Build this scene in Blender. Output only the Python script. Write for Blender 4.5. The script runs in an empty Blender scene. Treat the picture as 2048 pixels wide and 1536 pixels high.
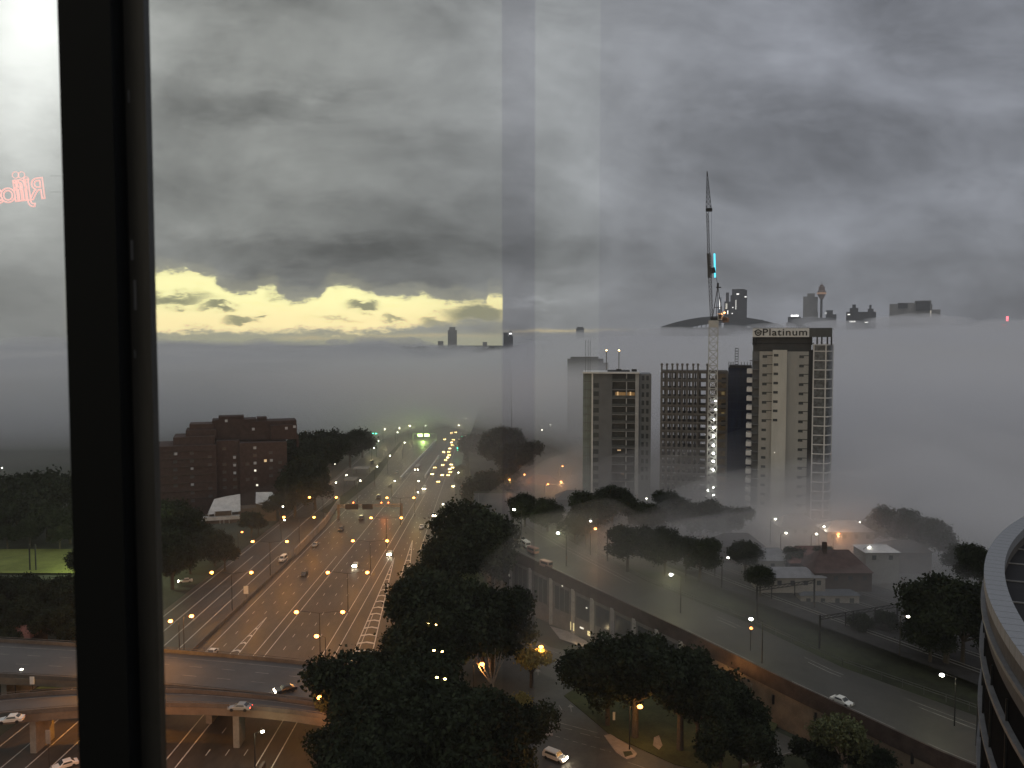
import bpy, math, random
import numpy as np
from mathutils import Vector, Matrix
R = math.radians
random.seed(7)
S = bpy.context.scene
COL = S.collection
# ------------------------------------------------------------------ camera
CZ = 80.0
F = 1640.0
TP = 88.0 / F
P = math.atan(TP); CP = math.cos(P); SP = math.sin(P)
cam_d = bpy.data.cameras.new("camera"); cam = bpy.data.objects.new("camera", cam_d); COL.objects.link(cam)
cam.location = (0, 0, CZ); cam.rotation_euler = (R(90) - P, 0, 0)
cam_d.sensor_width = 36.0; cam_d.lens = F / 2048 * 36
cam_d.clip_start = 0.05; cam_d.clip_end = 30000
cam_d.dof.use_dof = True; cam_d.dof.focus_distance = 260; cam_d.dof.aperture_fstop = 14.0
S.camera = cam
S.view_settings.view_transform = 'Standard'; S.view_settings.look = 'None'
S.view_settings.exposure = 0.0; S.view_settings.gamma = 1.0
S.render.engine = 'CYCLES'
cy = S.cycles
cy.max_bounces = 5; cy.diffuse_bounces = 2; cy.glossy_bounces = 2; cy.transmission_bounces = 2
cy.volume_bounces = 4; cy.transparent_max_bounces = 24
cy.sample_clamp_indirect = 4.0; cy.sample_clamp_direct = 0
cy.use_denoising = True; cy.denoiser = 'OPENIMAGEDENOISE'
cy.use_light_tree = True
cy.caustics_reflective = False; cy.caustics_refractive = False

# pixel of the 2048x1536 photograph -> world
def zy(py, Y):
    t = (768 - py) / F
    return CZ + Y * (t * CP - SP) / (CP + t * SP)
def px_x(px, Y, z):
    return (px - 1024) / F * (Y * CP - (z - CZ) * SP)
def at(px, py, Y):                    # point at depth Y
    z = zy(py, Y); return Vector((px_x(px, Y, z), Y, z))
def on(px, py, z=0.0):                # point at height z
    t = (768 - py) / F
    k = (t * CP - SP) / (CP + t * SP)
    Y = (z - CZ) / k
    return Vector((px_x(px, Y, z), Y, z))

# ------------------------------------------------------------------ node helpers
class NT:
    def __init__(s, tree): s.t = tree; s.L = tree.links
    def n(s, ty, **kw):
        o = s.t.nodes.new(ty)
        for k, v in kw.items(): setattr(o, k, v)
        return o
    def put(s, sock, v):
        if isinstance(v, bpy.types.NodeSocket): s.L.new(v, sock)
        else: sock.default_value = v
    def m(s, op, a, b=0.0, c=0.0, clamp=False):
        o = s.n('ShaderNodeMath', operation=op, use_clamp=clamp)
        s.put(o.inputs[0], a); s.put(o.inputs[1], b); s.put(o.inputs[2], c)
        return o.outputs[0]
    def mr(s, v, a, b, c=0.0, d=1.0, smooth=True):
        o = s.n('ShaderNodeMapRange', interpolation_type='SMOOTHSTEP' if smooth else 'LINEAR')
        for i, q in enumerate((v, a, b, c, d)): s.put(o.inputs[i], q)
        return o.outputs[0]
    def mix(s, f, a, b, blend='MIX'):
        o = s.n('ShaderNodeMix', data_type='RGBA', blend_type=blend)
        s.put(o.inputs['Factor'], f)
        for nm, v in (('A', a), ('B', b)):
            sk = [i for i in o.inputs if i.name == nm and i.type == 'RGBA'][0]
            s.put(sk, (v[0], v[1], v[2], 1.0) if isinstance(v, tuple) else v)
        return [q for q in o.outputs if q.type == 'RGBA'][0]
    def noise(s, vec, scale, detail=4, rough=.55, dist=0.0):
        o = s.n('ShaderNodeTexNoise')
        if vec is not None: s.L.new(vec, o.inputs['Vector'])
        o.inputs['Scale'].default_value = scale; o.inputs['Detail'].default_value = detail
        o.inputs['Roughness'].default_value = rough; o.inputs['Distortion'].default_value = dist
        return o.outputs['Fac']
    def xyz(s, x, y, z):
        o = s.n('ShaderNodeCombineXYZ'); s.put(o.inputs[0], x); s.put(o.inputs[1], y); s.put(o.inputs[2], z)
        return o.outputs[0]

def srgb(r, g, b):
    f = lambda c: (c / 255 / 12.92) if c <= 10 else ((c / 255 + .055) / 1.055) ** 2.4
    return (f(r), f(g), f(b))

# ------------------------------------------------------------------ world: dusk overcast
SUN_EL, SUN_AZ = 4.0, 200.0
W = bpy.data.worlds.new("World"); S.world = W; W.use_nodes = True
W.cycles.sampling_method = 'MANUAL'; W.cycles.sample_map_resolution = 1024
wt = W.node_tree; wt.nodes.clear(); w = NT(wt)
def uv_of(px, py):
    t = (768 - py) / F
    v = (t * CP - SP) / (CP + t * SP)
    return (px - 1024) / F * (CP - v * SP), v
tc = w.n('ShaderNodeTexCoord').outputs['Generated']
sp = w.n('ShaderNodeSeparateXYZ'); w.L.new(tc, sp.inputs[0])
dx, dy, dz = sp.outputs
fy = w.m('MAXIMUM', w.m('ABSOLUTE', dy), 0.08)
u = w.m('DIVIDE', dx, fy); v = w.m('DIVIDE', dz, fy)
# cloud deck coordinates (a flat layer overhead) for perspective stretching
dd = w.m('ADD', w.m('MAXIMUM', dz, 0.0), 0.16)
deck = w.xyz(w.m('DIVIDE', dx, dd), w.m('DIVIDE', dy, dd), 0.0)
uvv = w.xyz(w.m('ADD', u, w.m('MULTIPLY', v, .35)), w.m('MULTIPLY', v, 1.9), 3.1)
n1 = w.noise(w.xyz(w.m('MULTIPLY', u, .9), w.m('ADD', v, w.m('MULTIPLY', u, -.25)), 7.7), 2.6, 7, .60, .9)
n2 = w.noise(uvv, 4.6, 6, .55, .5)
n3 = w.noise(uvv, 16.0, 5, .6, .3)
wob = w.m('SUBTRACT', w.noise(uvv, 7.0, 5, .6), .5)
wob2 = w.m('SUBTRACT', w.noise(w.xyz(u, w.m('MULTIPLY', v, 3.0), 9.4), 26.0, 5, .65), .5)
def blob(px, py, rx, ry, amp, warp=.10):
    cu, cv = uv_of(px, py)
    a = w.m('DIVIDE', w.m('SUBTRACT', w.m('ADD', u, w.m('MULTIPLY', wob, warp)), cu), rx / F)
    b = w.m('DIVIDE', w.m('SUBTRACT', w.m('ADD', v, w.m('MULTIPLY', wob2, warp * .6)), cv), ry / F)
    r2 = w.m('ADD', w.m('MULTIPLY', a, a), w.m('MULTIPLY', b, b))
    return w.m('MULTIPLY', w.m('POWER', 2.718, w.m('MULTIPLY', r2, -1.0)), amp)
lum = w.m('ADD', 0.262, w.m('MULTIPLY', w.m('SUBTRACT', n1, .5), .30))
lum = w.m('ADD', lum, w.m('MULTIPLY', w.m('SUBTRACT', n2, .5), .46))
lum = w.m('ADD', lum, w.m('MULTIPLY', w.m('SUBTRACT', n3, .5), .10))
for b in ((60, 20, 170, 260, 1.0), (60, 330, 120, 150, .20), (700, 130, 300, 120, .05), (790, 300, 220, 50, -.06), (380, 150, 70, 60, -.06), (860, 40, 120, 60, -.06), (1300, 120, 60, 60, .05), (760, 560, 200, 16, -.05), (560, 215, 200, 34, -.10),
          (420, 80, 160, 60, .05), (640, 330, 260, 70, .05), (620, 505, 400, 40, -.13), (850, 430, 300, 60, -.03), (1130, 110, 120, 140, .09),
          (1180, 420, 160, 60, .04), (1500, 90, 260, 110, .06), (1480, 260, 240, 40, -.035), (1320, 545, 300, 40, -.035), (1250, 250, 200, 70, .02),
          (1650, 330, 330, 70, -.06), (1950, 130, 180, 90, -.05), (1980, 400, 150, 60, .10), (1750, 500, 300, 45, .01), (1080, 602, 60, 8, .09),
          (1850, 600, 300, 30, -.02), (1200, 500, 180, 24, -.03), (150, 560, 200, 24, -.05), (60, 640, 120, 30, .05), (650, 420, 180, 24, -.04),
          (1150, 560, 60, 8, -.03), (1560, 610, 260, 26, .015)):
    lum = w.m('ADD', lum, blob(*b))
lum = w.m('MAXIMUM', lum, 0.06)
side = w.mr(u, -.35, .45)
tint = w.mix(side, (0.97, 1.0, 0.95), (0.94, 0.995, 1.10))
col = w.mix(1.0, w.xyz(lum, lum, lum), tint, 'MULTIPLY')
# glow of the break in the clouds along the horizon: tan haze beneath it
band_u = w.m('MULTIPLY', w.mr(u, uv_of(120, 600)[0], uv_of(240, 600)[0]), w.mr(u, uv_of(1004, 600)[0], uv_of(1006.5, 600)[0], 1.0, 0.0, False))
hz = w.mr(v, uv_of(600, 715)[1], uv_of(600, 655)[1], .8, 0.0)
hz = w.m('MULTIPLY', hz, w.m('MULTIPLY', band_u, w.mr(v, uv_of(600, 640)[1], uv_of(600, 664)[1], 1.0, 1.0)))
col = w.mix(w.m('MULTIPLY', band_u, w.mr(v, uv_of(0, 655)[1], uv_of(0, 680)[1], 0.0, .75)), col, srgb(182, 180, 148))
# upper edge of the bright gap
ramp = w.n('ShaderNodeFloatCurve')
cv = ramp.mapping.curves[0]
tops = [(200, 543), (300, 543), (421, 550), (446, 573), (505, 586), (520, 577), (546, 575), (562, 592), (590, 599), (628, 597), (648, 584), (668, 571), (728, 580), (757, 591), (851, 592), (866, 599), (971, 601), (978, 590), (1006, 590)]
def nx(px): return (uv_of(px, 600)[0] + .6) / .7
def nv(py): return (uv_of(600, py)[1]) * 8
pts = [(0.0, nv(543))] + [(nx(a), nv(b)) for a, b in tops] + [(1.0, nv(590))]
while len(cv.points) < len(pts): cv.points.new(.5, .5)
for q, (a, b) in zip(cv.points, pts): q.location = (a, b); q.handle_type = 'AUTO_CLAMPED'
ramp.mapping.update()
w.put(ramp.inputs['Value'], w.m('DIVIDE', w.m('ADD', u, .6), .7))
topv = w.m('DIVIDE', ramp.outputs[0], 8.0)
wob3 = w.m('SUBTRACT', w.noise(w.xyz(u, w.m('MULTIPLY', v, 2.0), 4.4), 80.0, 5, .7), .5)
vv = w.m('ADD', v, w.m('ADD', w.m('MULTIPLY', wob2, .028), w.m('MULTIPLY', wob3, .016)))
up_m = w.mr(w.m('SUBTRACT', topv, vv), -.0030, .0050)
vlo = w.m('ADD', v, w.m('ADD', w.m('MULTIPLY', wob2, .026), w.m('MULTIPLY', wob3, .012)))
lo_edge = w.mr(u, uv_of(690, 0)[0], uv_of(960, 0)[0], uv_of(600, 663)[1], uv_of(600, 640)[1])
lo_m = w.mr(w.m('SUBTRACT', vlo, lo_edge), -.004, .006)
gap = w.m('MULTIPLY', w.m('MULTIPLY', up_m, lo_m), band_u)
halo = w.m('MULTIPLY', w.m('MULTIPLY', w.mr(w.m('SUBTRACT', topv, vv), -.022, .0), w.mr(w.m('SUBTRACT', vlo, lo_edge), -.02, .0)), band_u)
col = w.mix(w.m('MULTIPLY', halo, .30), col, srgb(205, 200, 160))
dark = None
for b in ((345, 596, 85, 15, 1.0), (440, 613, 42, 9, 1.1), (488, 640, 42, 9, .9), (535, 632, 24, 5, .9), (742, 613, 30, 11, 1.2), (610, 592, 40, 12, .5), (960, 628, 60, 24, 1.25), (880, 640, 40, 14, .8), (560, 590, 30, 12, .6), (690, 640, 50, 7, .6), (790, 640, 36, 8, .8), (310, 598, 60, 14, .7)):
    q = blob(*b, warp=.075)
    dark = q if dark is None else w.m('MAXIMUM', dark, q)
dark = w.mr(dark, .15, 1.0, 0.0, .95)
wisp = w.mr(w.noise(w.xyz(u, w.m('MULTIPLY', v, 5.0), 1.7), 30.0, 6, .65), .50, .72, 0.0, .28)
warm = w.mr(v, uv_of(0, 655)[1], uv_of(0, 590)[1])
ycol = w.mix(warm, (0.98, 0.86, 0.52), (1.0, 1.0, 0.58))
ycol = w.mix(w.mr(u, uv_of(760, 0)[0], uv_of(960, 0)[0], 0.0, .35), ycol, srgb(215, 200, 160))
ycol = w.mix(wisp, ycol, srgb(225, 215, 150))
ycol = w.mix(1.0, ycol, (1.5, 1.42, 1.15), 'MULTIPLY')
dcol = w.mix(side, srgb(150, 150, 112), srgb(128, 128, 120))
ycol = w.mix(dark, ycol, dcol)
col = w.mix(gap, col, ycol)
# thin pale strips low on the horizon
strip = w.m('MAXIMUM', blob(830, 671, 150, 3.5, .7, .02), blob(1120, 662, 90, 4, .9, .02))
strip = w.m('MAXIMUM', strip, blob(620, 676, 60, 4, .8, .02))
col = w.mix(w.m('MULTIPLY', strip, .8), col, srgb(214, 196, 150))
# behind the camera the sky is still bright, overhead brighter than near the horizon
back = w.mr(dy, 0.1, -0.6)
over = w.mr(dz, .40, .95)
bright = w.m('ADD', 1.0, w.m('ADD', w.m('MULTIPLY', back, .35), w.m('MULTIPLY', over, 1.15)))
back_t = w.mix(back, (1.0, 1.0, 1.0), (1.08, 1.0, .84))
lumc = w.m('MINIMUM', w.m('MAXIMUM', lum, .12), .32)
far_c = w.mix(1.0, w.mix(1.0, w.xyz(lumc, lumc, lumc), w.mix(over, tint, (.93, .99, 1.11)), 'MULTIPLY'), back_t, 'MULTIPLY')
col = w.mix(w.mr(dy, .25, .05), col, far_c)
sky = w.n('ShaderNodeTexSky', sky_type='NISHITA'); sky.sun_disc = False
sky.sun_elevation = R(SUN_EL); sky.sun_rotation = R(SUN_AZ); sky.altitude = 100
sc1 = w.n('ShaderNodeVectorMath', operation='SCALE'); w.L.new(col, sc1.inputs[0]); w.put(sc1.inputs['Scale'], bright)
bg1 = w.n('ShaderNodeBackground'); w.L.new(sc1.outputs[0], bg1.inputs['Color']); bg1.inputs['Strength'].default_value = 1.0
bg2 = w.n('ShaderNodeBackground'); w.L.new(sky.outputs[0], bg2.inputs['Color']); bg2.inputs['Strength'].default_value = 0.05
add = w.n('ShaderNodeMixShader'); add.inputs[0].default_value = 0.06
w.L.new(bg1.outputs[0], add.inputs[1]); w.L.new(bg2.outputs[0], add.inputs[2])
wo = w.n('ShaderNodeOutputWorld'); w.L.new(add.outputs[0], wo.inputs['Surface'])
sun = bpy.data.lights.new("sun", 'SUN'); sun.energy = 0.12; sun.angle = R(25); sun.color = (1.0, .88, .70)
so = bpy.data.objects.new("sun", sun); COL.objects.link(so); so.rotation_euler = (R(72), 0, R(-20))

# ------------------------------------------------------------------ materials
MATS = {}
def mat(name, c, rough=.8, amp=.25, scale=1.0, metal=0.0, emit=None, es=0.0, spec=.3, c2=None, coord='Object', stretch=None):
    if name in MATS: return MATS[name]
    m = bpy.data.materials.new(name); m.use_nodes = True; t = m.node_tree; t.nodes.clear(); k = NT(t)
    b = k.n('ShaderNodeBsdfPrincipled'); o = k.n('ShaderNodeOutputMaterial'); k.L.new(b.outputs[0], o.inputs[0])
    b.inputs['Roughness'].default_value = rough; b.inputs['Metallic'].default_value = metal
    b.inputs['Specular IOR Level'].default_value = spec
    if amp > 0:
        tcn = k.n('ShaderNodeTexCoord'); vec = tcn.outputs[coord]
        if stretch:
            mp = k.n('ShaderNodeMapping'); k.L.new(vec, mp.inputs[0]); mp.inputs['Scale'].default_value = stretch; vec = mp.outputs[0]
        n = k.noise(vec, scale, 5, .6); n_ = k.noise(vec, scale * 9, 3, .6)
        f = k.m('ADD', k.m('MULTIPLY', n, .7), k.m('MULTIPLY', n_, .3))
        lo = tuple(q * (1 - amp) for q in c); hi = tuple(min(1, q * (1 + amp)) for q in (c2 or c))
        k.L.new(k.mix(k.mr(f, .3, .7), lo, hi), b.inputs['Base Color'])
    else: b.inputs['Base Color'].default_value = (*c, 1)
    if emit:
        b.inputs['Emission Color'].default_value = (*emit, 1); b.inputs['Emission Strength'].default_value = es
        m.cycles.emission_sampling = 'NONE'
    MATS[name] = m; return m
def glow(name, c, s): return mat(name, (.5, .5, .5), .5, 0, emit=c, es=s)
M_asph = mat('asphalt', (.044, .035, .028), .52, .50, .09, spec=.4, stretch=(1, .35, 1))
M_asph2 = mat('asphalt_side', (.060, .058, .056), .6, .30, .1, spec=.4)
M_paint = mat('road_paint', (.50, .49, .46), .6, .25, .8)
M_paintd = mat('worn_paint', (.20, .19, .18), .7, .4, .6)
M_grass = mat('grass', (.016, .020, .011), .95, .5, .06, c2=(.028, .032, .017))
M_field = mat('field_grass', (.12, .135, .035), .95, .3, .1)
M_soil = mat('ground_dark', (.030, .034, .024), .95, .5, .02)
M_conc = mat('concrete', (.24, .22, .20), .85, .25, .3)
M_concd = mat('concrete_dark', (.10, .09, .085), .85, .3, .3)
M_pave = mat('paving', (.24, .20, .18), .85, .2, .5)
M_brick = mat('brick', (.060, .038, .035), .9, .25, .7)
M_brick2 = mat('brick_dark', (.055, .040, .035), .9, .35, .4)
M_roofw = mat('roof_white', (.50, .49, .49), .6, .2, .3)
M_roofd = mat('roof_dark', (.045, .042, .042), .8, .3, .4)
M_tile = mat('roof_tile', (.075, .048, .044), .85, .3, .6)
M_dark = mat('dark_metal', (.02, .02, .022), .5, .2, 2)
M_black = mat('black_frame', (.002, .0025, .003), .65, 0, spec=.15)
M_blackr = mat('frame_rebate', (.016, .015, .014), .5, .4, 14, spec=.4, stretch=(3, 3, .35))
M_steel = mat('steel', (.20, .20, .20), .5, .2, 2)
M_white = mat('white_paint', (.62, .62, .61), .4, .06, 1)
M_beige = mat('beige_wall', (.34, .33, .305), .8, .12, .25, stretch=(1, 1, .25))
M_beigel = mat('beige_wall_light', (.47, .46, .42), .8, .10, .25, stretch=(1, 1, .25))
M_bal = mat('balcony_white', (.60, .59, .58), .7, .12, .6)
M_glass = mat('dark_glass', (.035, .042, .048), .25, .3, .5, spec=.6)
M_glassg = mat('green_glass', (.14, .17, .16), .35, .25, .35, spec=.6)
M_gpanel = mat('grey_panel', (.13, .135, .14), .6, .15, .2)
M_net = mat('navy_net', (.010, .016, .040), .9, .5, .6, stretch=(1, 1, .2))
M_cframe = mat('raw_concrete', (.12, .112, .105), .9, .3, .4)
M_brown = mat('formwork', (.16, .12, .07), .9, .4, .5)
M_far = mat('far_tower', (.030, .031, .034), .7, .35, .02)
M_farl = mat('far_tower_pale', (.20, .20, .20), .7, .25, .02)
M_leaf = mat('leaf', (.010, .017, .010), .85, .5, .35, c2=(.021, .027, .014), spec=.08)
M_leafp = mat('leaf_pale', (.075, .085, .035), .8, .4, .5)
M_bark = mat('bark', (.06, .05, .04), .9, .3, 3)
M_barkp = mat('bark_pale', (.22, .18, .15), .9, .4, 2)
M_rail = mat('ballast', (.030, .028, .028), .95, .4, .4)
M_or = glow('sodium_glow', (1.0, .30, .05), 15)
M_orf = glow('sodium_far', (1.0, .28, .05), 5)
M_wh = glow('white_glow', (1.0, .96, .78), 16)
M_whb = glow('white_lamp_bright', (1.0, 1.0, .88), 26)
M_hl = glow('headlight_glow', (1.0, .86, .60), 50)
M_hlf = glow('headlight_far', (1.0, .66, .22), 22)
M_tl = glow('taillight_glow', (1.0, .06, .03), 7)
M_gr = glow('green_signal', (.02, .9, .45), 14)
M_grs = glow('green_sign_glow', (.48, 1.0, .20), 9)
M_cy = glow('cyan_glow', (.02, .62, .80), 1.8)
M_red = glow('red_glow', (1.0, .12, .16), 3)
M_rl = glow('red_lamp', (1.0, .12, .02), 14)
M_win = glow('lit_window', (1.0, .62, .25), .55)
M_winw = glow('lit_window_white', (1.0, .92, .75), 1.0)
M_winy = glow('lit_window_yellow', (1.0, .80, .35), .75)
M_neon = glow('pink_neon', (1.0, .52, .46), .88)

# ------------------------------------------------------------------ mesh builder
class MB:
    def __init__(s, org=(0, 0, 0)): s.v = []; s.f = []; s.mi = []; s.m = 0; s.o = Vector(org)
    def add(s, vs, fs):
        b = len(s.v)
        s.v += [tuple(Vector(q) - s.o) for q in vs]
        s.f += [tuple(b + i for i in f) for f in fs]; s.mi += [s.m] * len(fs)
        return s
    def box(s, x0, x1, y0, y1, z0, z1):
        vs = [(x, y, z) for z in (z0, z1) for y in (y0, y1) for x in (x0, x1)]
        return s.add(vs, [(0, 2, 3, 1), (4, 5, 7, 6), (0, 1, 5, 4), (2, 6, 7, 3), (0, 4, 6, 2), (1, 3, 7, 5)])
    def bar(s, a, b, wd, ht=None):
        a = Vector(a); b = Vector(b); ht = ht or wd
        d = (b - a).normalized(); up = Vector((0, 0, 1)) if abs(d.z) < .95 else Vector((0, 1, 0))
        x = d.cross(up).normalized() * wd / 2; y = d.cross(x).normalized() * ht / 2
        vs = [p + i * x + j * y for p in (a, b) for i, j in ((-1, -1), (1, -1), (1, 1), (-1, 1))]
        return s.add(vs, [(0, 1, 2, 3), (7, 6, 5, 4), (0, 4, 5, 1), (1, 5, 6, 2), (2, 6, 7, 3), (3, 7, 4, 0)])
    def cyl(s, a, b, r0, r1=None, n=8, cap=True):
        a = Vector(a); b = Vector(b); r1 = r0 if r1 is None else r1
        d = (b - a).normalized(); up = Vector((0, 0, 1)) if abs(d.z) < .95 else Vector((0, 1, 0))
        x = d.cross(up).normalized(); y = d.cross(x).normalized()
        vs = [p + r * (math.cos(t) * x + math.sin(t) * y) for p, r in ((a, r0), (b, r1)) for t in [2 * math.pi * i / n for i in range(n)]]
        fs = [(i, (i + 1) % n, n + (i + 1) % n, n + i) for i in range(n)]
        if cap: fs += [tuple(range(n))[::-1], tuple(range(n, 2 * n))]
        return s.add(vs, fs)
    def lathe(s, c, prof, n=16):
        c = Vector(c); vs = []; fs = []
        for (r, z) in prof:
            vs += [c + Vector((r * math.cos(2 * math.pi * i / n), r * math.sin(2 * math.pi * i / n), z)) for i in range(n)]
        for k in range(len(prof) - 1):
            fs += [(k * n + i, k * n + (i + 1) % n, (k + 1) * n + (i + 1) % n, (k + 1) * n + i) for i in range(n)]
        fs += [tuple(range(n))[::-1], tuple(range((len(prof) - 1) * n, len(prof) * n))]
        return s.add(vs, fs)
    def prism(s, poly, z0, z1):
        n = len(poly)
        vs = [(x, y, z0) for x, y in poly] + [(x, y, z1) for x, y in poly]
        return s.add(vs, [tuple(range(n))[::-1], tuple(range(n, 2 * n))] + [(i, (i + 1) % n, n + (i + 1) % n, n + i) for i in range(n)])
    def poly(s, pts): return s.add(pts, [tuple(range(len(pts)))])
    def strip(s, A, B):               # quads between two equal-length polylines
        n = len(A)
        return s.add(list(A) + list(B), [(i, i + 1, n + i + 1, n + i) for i in range(n - 1)])
    def hip(s, x0, x1, y0, y1, z0, z1, ins, ov=.4):
        x0 -= ov; x1 += ov; y0 -= ov; y1 += ov; ym = (y0 + y1) / 2
        vs = [(x0, y0, z0), (x1, y0, z0), (x1, y1, z0), (x0, y1, z0), (x0 + ins, ym, z1), (x1 - ins, ym, z1)]
        return s.add(vs, [(0, 1, 5, 4), (1, 2, 5), (2, 3, 4, 5), (3, 0, 4), (3, 2, 1, 0)])
    def build(s, name, mt, parent=None, smooth=False):
        me = bpy.data.meshes.new(name); me.from_pydata(s.v, [], s.f)
        for q in (mt if isinstance(mt, (list, tuple)) else [mt]): me.materials.append(q)
        if max(s.mi, default=0) > 0: me.polygons.foreach_set('material_index', s.mi)
        if smooth: me.polygons.foreach_set('use_smooth', [True] * len(me.polygons))
        me.update()
        o = bpy.data.objects.new(name, me); COL.objects.link(o)
        if parent is not None: o.parent = parent
        return o
def tag(o, label=None, cat=None, group=None, kind=None):
    if label: o['label'] = label
    if cat: o['category'] = cat
    if group: o['group'] = group
    if kind: o['kind'] = kind
    return o
def thing(name, label, cat, loc=(0, 0, 0), rz=0.0, group=None):
    o = bpy.data.objects.new(name, None); COL.objects.link(o)
    o.location = loc; o.rotation_euler = (0, 0, rz); o.empty_display_size = .1
    return tag(o, label, cat, group)
def structure(name, mb, mt): return tag(mb.build(name, mt), kind='structure')
def clone(o, parent=None):
    c = o.copy(); COL.objects.link(c); c.parent = parent
    for ch in list(o.children): clone(ch, c)
    return c
def child_copy(src, parent, loc):
    c = src.copy(); COL.objects.link(c); c.parent = parent; c.location = loc; return c
def light(name, parent, loc, power, color, radius=.3, ty='POINT', spot=None, rot=None):
    L = bpy.data.lights.new(name, ty); L.energy = power; L.color = color; L.shadow_soft_size = radius
    if ty == 'SPOT': L.spot_size = spot; L.spot_blend = .6
    o = bpy.data.objects.new(name, L); COL.objects.link(o); o.parent = parent; o.location = loc
    if rot: o.rotation_euler = rot
    return o
ORD = ['first', 'second', 'third', 'fourth', 'fifth', 'sixth', 'seventh', 'eighth', 'ninth', 'tenth', 'eleventh', 'twelfth', 'thirteenth', 'fourteenth', 'fifteenth', 'sixteenth', 'seventeenth', 'eighteenth', 'nineteenth', 'twentieth', 'twenty-first', 'twenty-second', 'twenty-third', 'twenty-fourth', 'twenty-fifth', 'twenty-sixth', 'twenty-seventh', 'twenty-eighth', 'twenty-ninth', 'thirtieth', 'thirty-first', 'thirty-second', 'thirty-third', 'thirty-fourth']

# ------------------------------------------------------------------ ground, roads
def lerp_tab(tab, x):
    if x <= tab[0][0]: return tab[0][1]
    for (a, p), (b, q) in zip(tab, tab[1:]):
        if x <= b: return p + (q - p) * (x - a) / (b - a)
    return tab[-1][1]
VZ = [(60, 5.0), (140, 7.4), (164, 9.2), (190, 11.6), (221, 14.0), (245, 16.0), (300, 16.0)]   # height of the right-hand road along its length
NEAR = [(118, 60), (96, 112), (74.8, 140), (57.6, 164), (40, 189), (17, 221), (0, 245), (-8, 270), (-14, 300), (-16, 340), (-22, 420), (-28, 520), (-30, 700)]
mb = MB(); mb.poly([(-9000, -300, -.6), (9000, -300, -.6), (9000, 12000, -.6), (-9000, 12000, -.6)])
structure('ground', mb, M_soil)
# raised ground east of the motorway
A = [(x, y, lerp_tab(VZ, y) - .35) for x, y in NEAR]; B = [(x + 200, y + 150, lerp_tab(VZ, y) - .35) for x, y in NEAR]; C_ = [(x + 3000, y + 900, 14) for x, y in NEAR]
mb = MB(); mb.strip(A, B); mb.strip(B, C_); mb.poly([A[-1], B[-1], (200, 2500, 14), (-30, 2500, 14)]); mb.strip([(x, y, -1) for x, y, z in A], A)
structure('raised_ground', mb, M_grass)
# motorway sheet
def road_x(Y, x): return x - .00 * Y
mb = MB(); mb.poly([(-104, 60, 0), (-18, 60, 0), (-19, 200, 0), (-27, 300, 0), (-31, 480, 0), (-38, 700, 0), (-44, 1500, 0), (-120, 1500, 0), (-108, 700, 0), (-103, 470, 0), (-103, 270, 0)])
structure('motorway_road', mb, M_asph)
mb = MB()
def line(x0, y0, x1, y1, wd=.28, dash=None, z=.006):
    wd *= .8
    L = math.hypot(x1 - x0, y1 - y0); ux, uy = (x1 - x0) / L, (y1 - y0) / L; nx_, ny_ = -uy * wd / 2, ux * wd / 2
    t = 0.0
    while t < L:
        e = L if dash is None else min(L, t + dash[0])
        a = (x0 + ux * t, y0 + uy * t); b = (x0 + ux * e, y0 + uy * e)
        mb.poly([(a[0] + nx_, a[1] + ny_, z), (a[0] - nx_, a[1] - ny_, z), (b[0] - nx_, b[1] - ny_, z), (b[0] + nx_, b[1] + ny_, z)])
        if dash is None: break
        t += dash[0] + dash[1]
for x0, y0, x1, y1 in ((-101, 100, -101, 470), (-101, 470, -107, 760), (-91, 110, -91.5, 420), (-79, 100, -78.3, 420), (-66.4, 100, -65, 300), (-63.4, 100, -62.2, 300), (-62.2, 300, -60, 640),
                       (-48.2, 100, -48.2, 420), (-45, 100, -45.2, 420), (-48.2, 420, -50, 640), (-35, 304, -39.2, 493), (-39.2, 493, -45, 760), (-95.6, 100, -96, 300), (-86.5, 100, -86.5, 300)):
    line(x0, y0, x1, y1, .26)
for xs in (-59, -55.2, -51.6): line(xs, 100, xs - .6, 640, .20, (2.4, 6.6))
for xs in (-76, -72.4, -69): line(xs, 236, xs, 640, .18, (2.2, 7.0))
line(-75.4, 100, -75.4, 232, .18, (2.2, 7.0))
for xs in (-41, -37.5): line(xs, 300, xs - 4, 560, .18, (2.2, 7.0))
for xs in (-31, -27.5): line(xs, 120, xs - 2, 300, .16, (2.2, 7.0))
# gores with bars
def gore(xa, ya, xl, xr, yb, n, wd=.3):
    line(xa, ya, xl, yb, wd); line(xa, ya, xr, yb, wd)
    for i in range(1, n):
        t = i / n; y = ya + (yb - ya) * t; a = xa + (xl - xa) * t; b = xa + (xr - xa) * t
        if b - a > .5:
            m_ = (a + b) / 2
            mb.poly([(a, y, .012), (m_, y + .9, .012), (m_, y + 1.8, .012), (a, y + .9, .012)])
            mb.poly([(m_, y + .9, .012), (b, y, .012), (b, y + .9, .012), (m_, y + 1.8, .012)])
gore(-43.3, 298, -39.6, -33.0, 172, 22, .34); gore(-39.8, 324, -37.6, -34.6, 270, 7, .34); gore(-70.9, 233, -72.4, -69.4, 196, 7, .26)
line(-40.6, 236, -38.4, 172, .22)
structure('motorway_markings', mb, M_paint)
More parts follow.
